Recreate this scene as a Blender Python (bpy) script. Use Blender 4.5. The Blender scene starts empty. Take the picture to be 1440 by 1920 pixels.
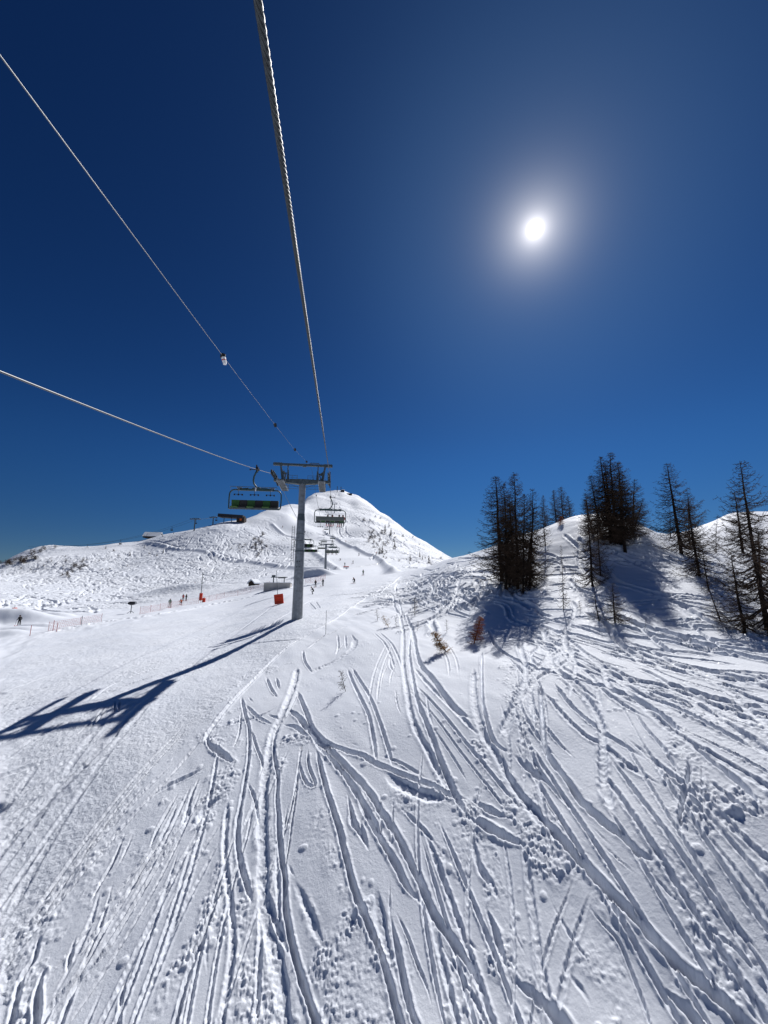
import bpy, bmesh, math, random
import numpy as np
from mathutils import Vector, Matrix
scene = bpy.context.scene
COL = scene.collection
R = math.radians

# ------------------------------------------------------------------ camera
PITCH = R(10.62)
CP, SP = math.cos(PITCH), math.sin(PITCH)
cam_d = bpy.data.cameras.new("camera")
cam = bpy.data.objects.new("camera", cam_d)
COL.objects.link(cam)
cam.location = (0, 0, 0)
cam.rotation_euler = (math.pi / 2 + PITCH, 0, 0)
cam_d.sensor_fit = 'HORIZONTAL'
cam_d.sensor_width = 36.0
cam_d.lens = 18.0
cam_d.clip_start = 0.05
cam_d.clip_end = 20000
scene.camera = cam

# ------------------------------------------------------------------ light
SUN_AZ, SUN_EL = R(24.9), R(44.2)
SUN = Vector((math.sin(SUN_AZ) * math.cos(SUN_EL), math.cos(SUN_AZ) * math.cos(SUN_EL), math.sin(SUN_EL)))
sd = bpy.data.lights.new("sun", 'SUN')
sd.energy = 5.0
sd.angle = R(0.5)
sd.color = (1.0, 0.98, 0.955)
so = bpy.data.objects.new("sun", sd)
so.rotation_euler = SUN.to_track_quat('Z', 'Y').to_euler()
COL.objects.link(so)

w = bpy.data.worlds.new("World")
scene.world = w
w.use_nodes = True
wt = w.node_tree
for n in list(wt.nodes):
    wt.nodes.remove(n)
def N(t, typ, **kw):
    n = t.nodes.new(typ)
    for k, v in kw.items():
        setattr(n, k, v)
    return n
sky = N(wt, 'ShaderNodeTexSky', sky_type='NISHITA')
sky.sun_disc = False
sky.sun_elevation = SUN_EL
sky.sun_rotation = SUN_AZ
sky.altitude = 2600
sky.air_density = 0.8
sky.dust_density = 0.25
sky.ozone_density = 3.0
hsv = N(wt, 'ShaderNodeHueSaturation')
hsv.inputs['Saturation'].default_value = 1.1
hsv.inputs['Hue'].default_value = 0.5
bg = N(wt, 'ShaderNodeBackground')
bg.inputs['Strength'].default_value = 0.10
out = N(wt, 'ShaderNodeOutputWorld')
geo = N(wt, 'ShaderNodeTexCoord')
dot = N(wt, 'ShaderNodeVectorMath', operation='DOT_PRODUCT')
dot.inputs[1].default_value = SUN
acos = N(wt, 'ShaderNodeMath', operation='ARCCOSINE')
deg = N(wt, 'ShaderNodeMath', operation='MULTIPLY'); deg.inputs[1].default_value = 180 / math.pi
wt.links.new(geo.outputs['Generated'], dot.inputs[0])
wt.links.new(dot.outputs['Value'], acos.inputs[0])
wt.links.new(acos.outputs[0], deg.inputs[0])
def lobe(amp, width, power):
    a = N(wt, 'ShaderNodeMath', operation='DIVIDE'); a.inputs[1].default_value = width
    b = N(wt, 'ShaderNodeMath', operation='POWER'); b.inputs[1].default_value = power
    c = N(wt, 'ShaderNodeMath', operation='ADD'); c.inputs[1].default_value = 1
    d = N(wt, 'ShaderNodeMath', operation='DIVIDE'); d.inputs[0].default_value = amp
    wt.links.new(deg.outputs[0], a.inputs[0]); wt.links.new(a.outputs[0], b.inputs[0])
    wt.links.new(b.outputs[0], c.inputs[0]); wt.links.new(c.outputs[0], d.inputs[1])
    return d
# the solar disc and the aureole of forward scattered light round it (a function of direction in the sky only)
l1 = lobe(60.0, 0.62, 9); l2 = lobe(9.0, 1.35, 2.9); l3 = lobe(0.85, 21.0, 4.5); l4 = lobe(3.0, 4.0, 2.8)
s0 = N(wt, 'ShaderNodeMath', operation='ADD'); wt.links.new(l1.outputs[0], s0.inputs[0]); wt.links.new(l2.outputs[0], s0.inputs[1])
s1 = N(wt, 'ShaderNodeMath', operation='ADD'); wt.links.new(s0.outputs[0], s1.inputs[0]); wt.links.new(l4.outputs[0], s1.inputs[1])
def tint(src, col):
    m = N(wt, 'ShaderNodeVectorMath', operation='SCALE'); m.inputs[0].default_value = col
    wt.links.new(src.outputs[0], m.inputs['Scale']); return m
t1 = tint(s1, (1.0, 0.95, 0.91)); t2 = tint(l3, (0.19, 0.46, 0.85))
a1 = N(wt, 'ShaderNodeVectorMath', operation='ADD'); a2 = N(wt, 'ShaderNodeVectorMath', operation='ADD')
wt.links.new(t1.outputs[0], a1.inputs[0]); wt.links.new(t2.outputs[0], a1.inputs[1])
tn = N(wt, 'ShaderNodeVectorMath', operation='MULTIPLY'); tn.inputs[1].default_value = (13.6, 17.2, 13.1)
wt.links.new(sky.outputs['Color'], hsv.inputs['Color'])
sc_ = N(wt, 'ShaderNodeVectorMath', operation='SCALE'); sc_.inputs['Scale'].default_value = 0.07
wt.links.new(hsv.outputs['Color'], sc_.inputs[0])
sx = N(wt, 'ShaderNodeSeparateXYZ'); cx_ = N(wt, 'ShaderNodeCombineXYZ'); wt.links.new(sc_.outputs[0], sx.inputs[0])
for ch, pw in enumerate((1.7, 1.65, 1.5)):      # thin, very dry high-mountain air: deeper and darker than the model's
    pn = N(wt, 'ShaderNodeMath', operation='POWER'); pn.inputs[1].default_value = pw
    wt.links.new(sx.outputs[ch], pn.inputs[0]); wt.links.new(pn.outputs[0], cx_.inputs[ch])
wt.links.new(cx_.outputs[0], tn.inputs[0])
hz = N(wt, 'ShaderNodeSeparateXYZ'); wt.links.new(geo.outputs['Generated'], hz.inputs[0])
hm_ = N(wt, 'ShaderNodeMapRange', interpolation_type='SMOOTHSTEP'); hm_.inputs['From Min'].default_value = -0.02; hm_.inputs['From Max'].default_value = 0.34
hm_.inputs['To Min'].default_value = 0.0; hm_.inputs['To Max'].default_value = 1.0
wt.links.new(hz.outputs['Z'], hm_.inputs['Value'])
hs_ = N(wt, 'ShaderNodeVectorMath', operation='MULTIPLY'); hv_ = N(wt, 'ShaderNodeMix', data_type='VECTOR')
hv_.inputs[4].default_value = (0.60, 0.39, 0.45); hv_.inputs[5].default_value = (1.08, 1.08, 1.08)
wt.links.new(hm_.outputs[0], hv_.inputs[0]); wt.links.new(tn.outputs[0], hs_.inputs[0]); wt.links.new(hv_.outputs[1], hs_.inputs[1])
wt.links.new(hs_.outputs[0], a2.inputs[0]); wt.links.new(a1.outputs[0], a2.inputs[1])
wt.links.new(a2.outputs[0], bg.inputs['Color'])
wt.links.new(bg.outputs['Background'], out.inputs['Surface'])
scene.view_settings.view_transform = 'Standard'
scene.view_settings.look = 'None'
scene.view_settings.exposure = 0.0
scene.view_settings.gamma = 1.0
scene.render.engine = 'CYCLES'
scene.cycles.max_bounces = 5
scene.cycles.diffuse_bounces = 3

# ------------------------------------------------------------------ small helpers
def pchip_slopes(x, y):
    h = np.diff(x, axis=0); d = np.diff(y, axis=0) / h
    m = np.zeros_like(y)
    w1 = 2 * h[1:] + h[:-1]; w2 = h[1:] + 2 * h[:-1]
    with np.errstate(divide='ignore', invalid='ignore'):
        mm = (w1 + w2) / (w1 / d[:-1] + w2 / d[1:])
    m[1:-1] = np.where(d[:-1] * d[1:] > 0, mm, 0)
    m[0] = d[0]; m[-1] = d[-1]
    return m
def pchip(x, y, q):
    x = np.asarray(x, float); y = np.asarray(y, float)
    m = pchip_slopes(x, y)
    q = np.clip(q, x[0], x[-1])
    i = np.clip(np.searchsorted(x, q) - 1, 0, len(x) - 2)
    h = x[i + 1] - x[i]; t = (q - x[i]) / h
    return ((1 + 2 * t) * (1 - t) ** 2 * y[i] + t * (1 - t) ** 2 * h * m[i]
            + t * t * (3 - 2 * t) * y[i + 1] + t * t * (t - 1) * h * m[i + 1])
def ray(px, py):
    """direction of a photo pixel, as azimuth and tangent of elevation"""
    u = (px - 720) / 720.0; v = (960 - py) / 720.0
    f = CP - v * SP; up = v * CP + SP
    h = math.hypot(u, f)
    return math.atan2(u, f), up / h
def sstep(a, b, x):
    t = np.clip((x - a) / (b - a), 0, 1)
    return t * t * (3 - 2 * t)
def hash2(ix, iy, s):
    n = (ix.astype(np.int64) * 374761393 + iy.astype(np.int64) * 668265263 + s * 1274126177) & 0x7fffffff
    n = ((n ^ (n >> 13)) * 1274126177) & 0x7fffffff
    n = (n ^ (n >> 16)) & 0xffffff
    return n / float(0xffffff)
def vnoise(x, y, s=0):
    ix = np.floor(x); iy = np.floor(y); fx = x - ix; fy = y - iy
    ix = ix.astype(np.int64); iy = iy.astype(np.int64)
    ux = fx * fx * fx * (fx * (fx * 6 - 15) + 10); uy = fy * fy * fy * (fy * (fy * 6 - 15) + 10)
    a = hash2(ix, iy, s); b = hash2(ix + 1, iy, s); c = hash2(ix, iy + 1, s); d = hash2(ix + 1, iy + 1, s)
    return (a + (b - a) * ux + (c - a) * uy + (a - b - c + d) * ux * uy) * 2 - 1
def fbm(x, y, o=4, s=0, g=0.5):
    v = 0; a = 1.0; t = 0
    for k in range(o):
        v = v + a * vnoise(x * 2 ** k + 13.7 * k, y * 2 ** k - 7.3 * k, s + k); t += a; a *= g
    return v / t
def clods(x, y, cell, s, dens=0.7):
    """rounded snow lumps on a jittered lattice"""
    gx = np.floor(x / cell).astype(np.int64); gy = np.floor(y / cell).astype(np.int64)
    h = np.zeros_like(x)
    for i in (-1, 0, 1):
        for j in (-1, 0, 1):
            cx = gx + i; cy = gy + j
            jx = (cx + 0.5 + 0.8 * (hash2(cx, cy, s) - 0.5)) * cell
            jy = (cy + 0.5 + 0.8 * (hash2(cx, cy, s + 1) - 0.5)) * cell
            rr = cell * (0.18 + 0.42 * hash2(cx, cy, s + 2) ** 2)
            on = hash2(cx, cy, s + 3) < dens
            ax = 0.65 + 0.7 * hash2(cx, cy, s + 4)
            d2 = ((x - jx) ** 2 * ax + (y - jy) ** 2 / ax) / rr ** 2
            h = np.maximum(h, np.where(on & (d2 < 1), rr * np.sqrt(np.clip(1 - d2, 0, 1)), 0))
    return h

# ------------------------------------------------------------------ terrain: contours (x, y photo pixel, z metres below/above the lens or r distance)
def cz(pts):            # z given
    o = []
    for x, y, z in pts:
        a, t = ray(x, y); o.append((a, math.log(z / t), z))
    return o
def cr(pts):            # distance given
    o = []
    for x, y, r in pts:
        a, t = ray(x, y); o.append((a, math.log(r), r * t))
    return o
CONT = [
    cz([(0, 1920, -10.3), (400, 1920, -9.7), (720, 1920, -9.1), (1100, 1920, -8.5), (1440, 1920, -8.0)]),
    cz([(0, 1560, -9.0), (400, 1530, -8.2), (720, 1500, -7.3), (1100, 1500, -6.5), (1440, 1500, -5.8)]),
    cz([(0, 1365, -7.6), (300, 1290, -6.5), (450, 1300, -6.2), (720, 1300, -5.5), (950, 1300, -4.9), (1200, 1300, -4.5), (1440, 1300, -4.1)]),
    cz([(0, 1255, -7.2), (200, 1215, -6.3), (400, 1180, -5.2), (557, 1158, -3.5), (720, 1180, -3.6), (850, 1180, -3.4), (950, 1150, -2.3), (1100, 1180, -2.7), (1300, 1200, -2.9), (1440, 1200, -2.75)]),
    cr([(0, 1195, 75), (200, 1165, 80), (420, 1130, 95), (557, 1100, 105), (650, 1100, 80), (740, 1088, 80), (850, 1075, 50), (950, 1085, 42), (1100, 1080, 38), (1250, 1080, 38), (1440, 1100, 40)]),
    cr([(0, 1155, 110), (200, 1140, 125), (420, 1105, 140), (557, 1085, 140), (650, 1078, 130), (740, 1074, 112), (800, 1063, 95), (850, 1047, 80), (878, 1041, 74), (907, 1032, 67), (960, 1012, 61), (1023, 991, 57), (1087, 970, 54), (1140, 966, 53), (1197, 985, 53), (1240, 1002, 53), (1292, 1024, 54), (1355, 1032, 56), (1440, 1040, 58)]),
    cr([(0, 1108, 185), (200, 1110, 185), (420, 1090, 185), (557, 1075, 178), (610, 1072, 167), (740, 1066, 165), (850, 1066, 140), (950, 1070, 100), (1087, 1055, 88), (1180, 1050, 84), (1240, 1015, 84), (1290, 1000, 86), (1330, 984, 88), (1380, 964, 90), (1440, 961, 90)]),
    cr([(0, 1070, 300), (200, 1058, 300), (420, 1032, 290), (557, 1020, 300), (640, 1012, 340), (740, 1035, 300), (850, 1062, 260), (950, 1090, 230), (1200, 1085, 200), (1440, 1080, 200)]),
    cr([(0, 1057, 430), (25, 1043, 430), (52, 1032, 430), (102, 1026, 430), (175, 1025, 420), (219, 1019, 410), (254, 1016, 400), (306, 1003, 390), (362, 994, 380), (420, 981, 400), (462, 976, 430), (491, 964, 470), (522, 954, 510), (538, 951, 530),
        (562, 953, 600), (578, 944, 740), (593, 936, 840), (620, 932, 900), (638, 932, 900), (656, 937, 890), (673, 942, 860), (693, 954, 820), (716, 971, 760), (749, 991, 680), (782, 1011, 590), (816, 1031, 500), (851, 1048, 430), (950, 1092, 400), (1440, 1092, 400)]),
]
azf = np.arange(R(-49), R(49), 0.0016)
azc = [azf[-1] + 0.004]; st = 0.006
while azc[-1] < math.pi:
    azc.append(azc[-1] + st); st = min(st * 1.12, 0.05)
azc = np.array([a for a in azc if a < math.pi - 0.01] + [math.pi])
AZ = np.concatenate([-azc[::-1], azf, azc]); NA = len(AZ)
lr = [math.log(0.5)]
while lr[-1] < math.log(9000):
    r_ = math.exp(lr[-1])
    lr.append(lr[-1] + (0.07 if r_ < 7.5 else 0.0023 if r_ < 60 else 0.0042 if r_ < 1050 else 0.05))
LR = np.array(lr); NR = len(LR); RR = np.exp(LR)
K = len(CONT)
RK = np.zeros((K + 4, NA)); ZK = np.zeros((K + 4, NA))
RK[0] = 0.2; ZK[0] = -11.6
for k, c in enumerate(CONT):
    c = sorted(c); a = [p[0] for p in c]
    q = np.clip(AZ, a[0], a[-1])
    RK[k + 1] = np.exp(pchip(a, [p[1] for p in c], q)); ZK[k + 1] = pchip(a, [p[2] for p in c], q)
for k in range(1, K + 1):
    RK[k] = np.maximum(RK[k], RK[k - 1] * 1.08)
RK[K + 1] = RK[K] * 1.35; ZK[K + 1] = ZK[K] * 0.8
RK[K + 2] = RK[K] * 3; ZK[K + 2] = np.minimum(ZK[K] * 0.1, 0)
RK[K + 3] = 9500; ZK[K + 3] = -60
# behind the lift the slope simply goes on falling
back = sstep(R(60), R(130), np.abs(AZ))
MK = pchip_slopes(RK, ZK)
Z = np.zeros((NR, NA))
for j in range(NA):
    x = RK[:, j]; q = RR
    i = np.clip(np.searchsorted(x, q) - 1, 0, K + 2)
    h = x[i + 1] - x[i]; t = (q - x[i]) / h
    m = MK[:, j]; y = ZK[:, j]
    zz = ((1 + 2 * t) * (1 - t) ** 2 * y[i] + t * (1 - t) ** 2 * h * m[i] + t * t * (3 - 2 * t) * y[i + 1] + t * t * (t - 1) * h * m[i + 1])
    bz = -11.6 - np.minimum(q, 400) * 0.16
    Z[:, j] = zz * (1 - back[j]) + bz * back[j]
X = RR[:, None] * np.sin(AZ)[None, :]; Y = RR[:, None] * np.cos(AZ)[None, :]
RG = np.repeat(RR[:, None], NA, 1)
# broad, soft undulation of the slopes
und = fbm(X / 9, Y / 9, 3, 5) * 0.22 * sstep(8, 14, RG) * (1 - sstep(70, 110, RG))
Z += und
Z += fbm(X / 42, Y / 42, 2, 9, 0.45) * 5.0 * sstep(150, 330, RG) * (1 - 0.9 * sstep(0.86, 1.0, RG / RK[K][None, :]) * (RG < 1000))
ZB = Z.copy()

def gidx(x, y):
    a = np.arctan2(x, y); l = np.log(np.maximum(np.hypot(x, y), 0.51))
    return np.interp(a, AZ, np.arange(NA)), np.interp(l, LR, np.arange(NR))
def zat(x, y, G=None):
    G = Z if G is None else G
    fa, fr = gidx(np.asarray(x, float), np.asarray(y, float))
    i = np.clip(np.floor(fr).astype(int), 0, NR - 2); j = np.clip(np.floor(fa).astype(int), 0, NA - 2)
    u = fr - i; v = fa - j
    return G[i, j] * (1 - u) * (1 - v) + G[i + 1, j] * u * (1 - v) + G[i, j + 1] * (1 - u) * v + G[i + 1, j + 1] * u * v
def hit(px, py, rmin=4.0):
    """where the line of sight of a photo pixel meets the ground"""
    a, t = ray(px, py)
    j = int(np.clip(np.searchsorted(AZ, a), 1, NA - 1))
    te = ZB[:, j] / RR
    k = np.where((te >= t) & (RR > rmin))[0]
    if len(k) == 0:
        sel = np.where((RR > 40) & (RR < 1100))[0]
        i = sel[int(np.argmax(te[sel]))]; r = RR[i]
    else:
        i = k[0]; f = (t - te[i - 1]) / (te[i] - te[i - 1] + 1e-9)
        r = RR[i - 1] + (RR[i] - RR[i - 1]) * min(max(f, 0), 1)
    return (r * math.sin(a), r * math.cos(a))

# ------------------------------------------------------------------ ski tracks pressed into the snow
DEP = np.zeros_like(Z); MSK = np.zeros_like(Z); BRM = np.zeros_like(Z); ROU = np.zeros_like(Z); GRM = np.zeros_like(Z)
def smooth(pts, sub=5):
    p = np.array(pts, float)
    if len(p) < 3:
        t = np.linspace(0, 1, sub * 2)[:, None]
        return p[0] * (1 - t) + p[-1] * t
    q = np.vstack([2 * p[0] - p[1], p, 2 * p[-1] - p[-2]])
    o = []
    for i in range(1, len(q) - 2):
        for s in range(sub):
            t = s / sub
            o.append(0.5 * ((2 * q[i]) + (-q[i - 1] + q[i + 1]) * t + (2 * q[i - 1] - 5 * q[i] + 4 * q[i + 1] - q[i + 2]) * t * t
                            + (-q[i - 1] + 3 * q[i] - 3 * q[i + 1] + q[i + 2]) * t ** 3))
    o.append(q[-2])
    return np.array(o)
def block(x0, x1, y0, y1):
    cx = np.array([x0, x0, x1, x1, (x0 + x1) / 2]); cy = np.array([y0, y1, y0, y1, (y0 + y1) / 2])
    a = np.arctan2(cx, cy); r = np.hypot(cx, cy)
    ja = np.searchsorted(AZ, a.min() - 0.003) - 1; jb = np.searchsorted(AZ, a.max() + 0.003) + 1
    ia = np.searchsorted(RR, r.min() * 0.985) - 1; ib = np.searchsorted(RR, r.max() * 1.015) + 1
    return slice(max(ia, 0), min(ib, NR)), slice(max(ja, 0), min(jb, NA))
def carve(wp, wid, dep, berm=0.3, rough=0.0, taper=0.7, rag=0.22, seed=1, flat=0.45, onesided=0.0, crumb=0.0):
    """groove along a world polyline: wid = full width, dep = depth, a thrown-up edge, crumbled snow in it"""
    p = smooth(wp); hw = wid / 2
    seg = np.hypot(*(p[1:] - p[:-1]).T); L = np.concatenate([[0], np.cumsum(seg)])
    tot = L[-1]; ext = hw * 2.4 + 0.05
    for k in range(len(p) - 1):
        a, b = p[k], p[k + 1]
        if seg[k] < 1e-4: continue
        sl = block(min(a[0], b[0]) - ext, max(a[0], b[0]) + ext, min(a[1], b[1]) - ext, max(a[1], b[1]) + ext)
        x = X[sl]; y = Y[sl]
        if x.size == 0: continue
        ux, uy = (b - a) / seg[k]
        t = np.clip((x - a[0]) * ux + (y - a[1]) * uy, 0, seg[k])
        dx = x - a[0] - ux * t; dy = y - a[1] - uy * t
        s = np.hypot(dx, dy)
        side = np.sign(dx * uy - dy * ux)
        near = s < ext
        if not near.any(): continue
        al = L[k] + t
        tp = sstep(0, taper, np.minimum(al, tot - al) + 0.02)
        s = s / (0.35 + 0.65 * tp)
        nz = vnoise(x * 0.5 / wid, y * 0.5 / wid, seed)
        n2 = vnoise(x * 1.9 / wid, y * 1.9 / wid, seed + 3)
        q = (s + wid * rag * (0.42 * nz + 0.30 * n2) * near) / hw
        # the edge on the far, sunward side is cut steeply; the other side shelves up gently
        sw = dx * SUN.x + dy * SUN.y
        wgt = np.clip(sw / (hw * 0.6) * 0.5 + 0.5, 0, 1)
        prof = wgt * (1 - sstep(0.80, 1.0, q)) + (1 - wgt) * (1 - sstep(0.0, 1.2, q))
        if onesided:
            prof = prof * np.clip(1 - onesided * 0.5 * (1 + side * np.clip(q, 0, 1)), 0, 1)
        dd = -dep * prof * tp * (1 + 0.25 * nz)
        DEP[sl] = np.minimum(DEP[sl], dd)
        MSK[sl] = np.maximum(MSK[sl], prof * tp)
        bm = berm * dep * np.exp(-((q - 1.45) / 0.45) ** 2) * tp * (0.8 + 0.5 * n2)
        BRM[sl] = np.maximum(BRM[sl], bm * (q > 0.5))
        if rough > 0:
            ROU[sl] = np.maximum(ROU[sl], rough * (1 - sstep(1.0, 2.2, q)) * tp)
        if crumb > 0:
            ROU[sl] = np.maximum(ROU[sl], crumb * sstep(0.8, 1.15, q) * (1 - sstep(1.3, 2.3, q)) * tp * sstep(-0.2, 0.4, nz + n2 * 0.4))
def band(wp, wid, amp):
    p = smooth(wp); hw = wid / 2
    for k in range(len(p) - 1):
        a, b = p[k], p[k + 1]; sg = math.hypot(*(b - a))
        if sg < 1e-4: continue
        sl = block(min(a[0], b[0]) - wid, max(a[0], b[0]) + wid, min(a[1], b[1]) - wid, max(a[1], b[1]) + wid)
        x = X[sl]; y = Y[sl]; ux, uy = (b - a) / sg
        t = np.clip((x - a[0]) * ux + (y - a[1]) * uy, 0, sg)
        s = np.hypot(x - a[0] - ux * t, y - a[1] - uy * t)
        ROU[sl] = np.maximum(ROU[sl], amp * (1 - sstep(0.55, 1.25, s / hw + 0.5 * vnoise(x * 2, y * 2, 77))))
def polymask(wp, jit=1.0):
    p = np.array(wp, float)
    sl = block(p[:, 0].min() - jit, p[:, 0].max() + jit, p[:, 1].min() - jit, p[:, 1].max() + jit)
    x = X[sl] + jit * (vnoise(X[sl] / jit / 1.2, Y[sl] / jit / 1.2, 31) * 0.6 + vnoise(X[sl] / jit * 3, Y[sl] / jit * 3, 32) * 0.35)
    y = Y[sl] + jit * (vnoise(X[sl] / jit / 1.2, Y[sl] / jit / 1.2, 33) * 0.6 + vnoise(X[sl] / jit * 3, Y[sl] / jit * 3, 34) * 0.35)
    ins = np.zeros(x.shape, bool)
    for k in range(len(p)):
        x1, y1 = p[k]; x2, y2 = p[(k + 1) % len(p)]
        if abs(y2 - y1) < 1e-9: continue
        c = ((y1 > y) != (y2 > y)) & (x < (x2 - x1) * (y - y1) / (y2 - y1) + x1)
        ins ^= c
    return sl, ins
def W(pts, crop=(0, 0, 1)):
    ox, oy, s = crop
    return [hit(ox + x / s, oy + y / s) for x, y in pts]
C1 = (0, 1150, 2.88); C2 = (0, 1500, 3.0); C3 = (380, 1150, 2.769); C4 = (400, 1500, 2.571)
C5 = (880, 1150, 2.571); C6 = (880, 1500, 2.571); C8 = (600, 1100, 4.0); CA = (1080, 840, 4.0); CB = (860, 840, 4.235)
CD = (700, 1020, 5.538); CE = (380, 840, 4.5); CF = (0, 940, 3.4286); CG = (560, 900, 4.5)
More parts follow.
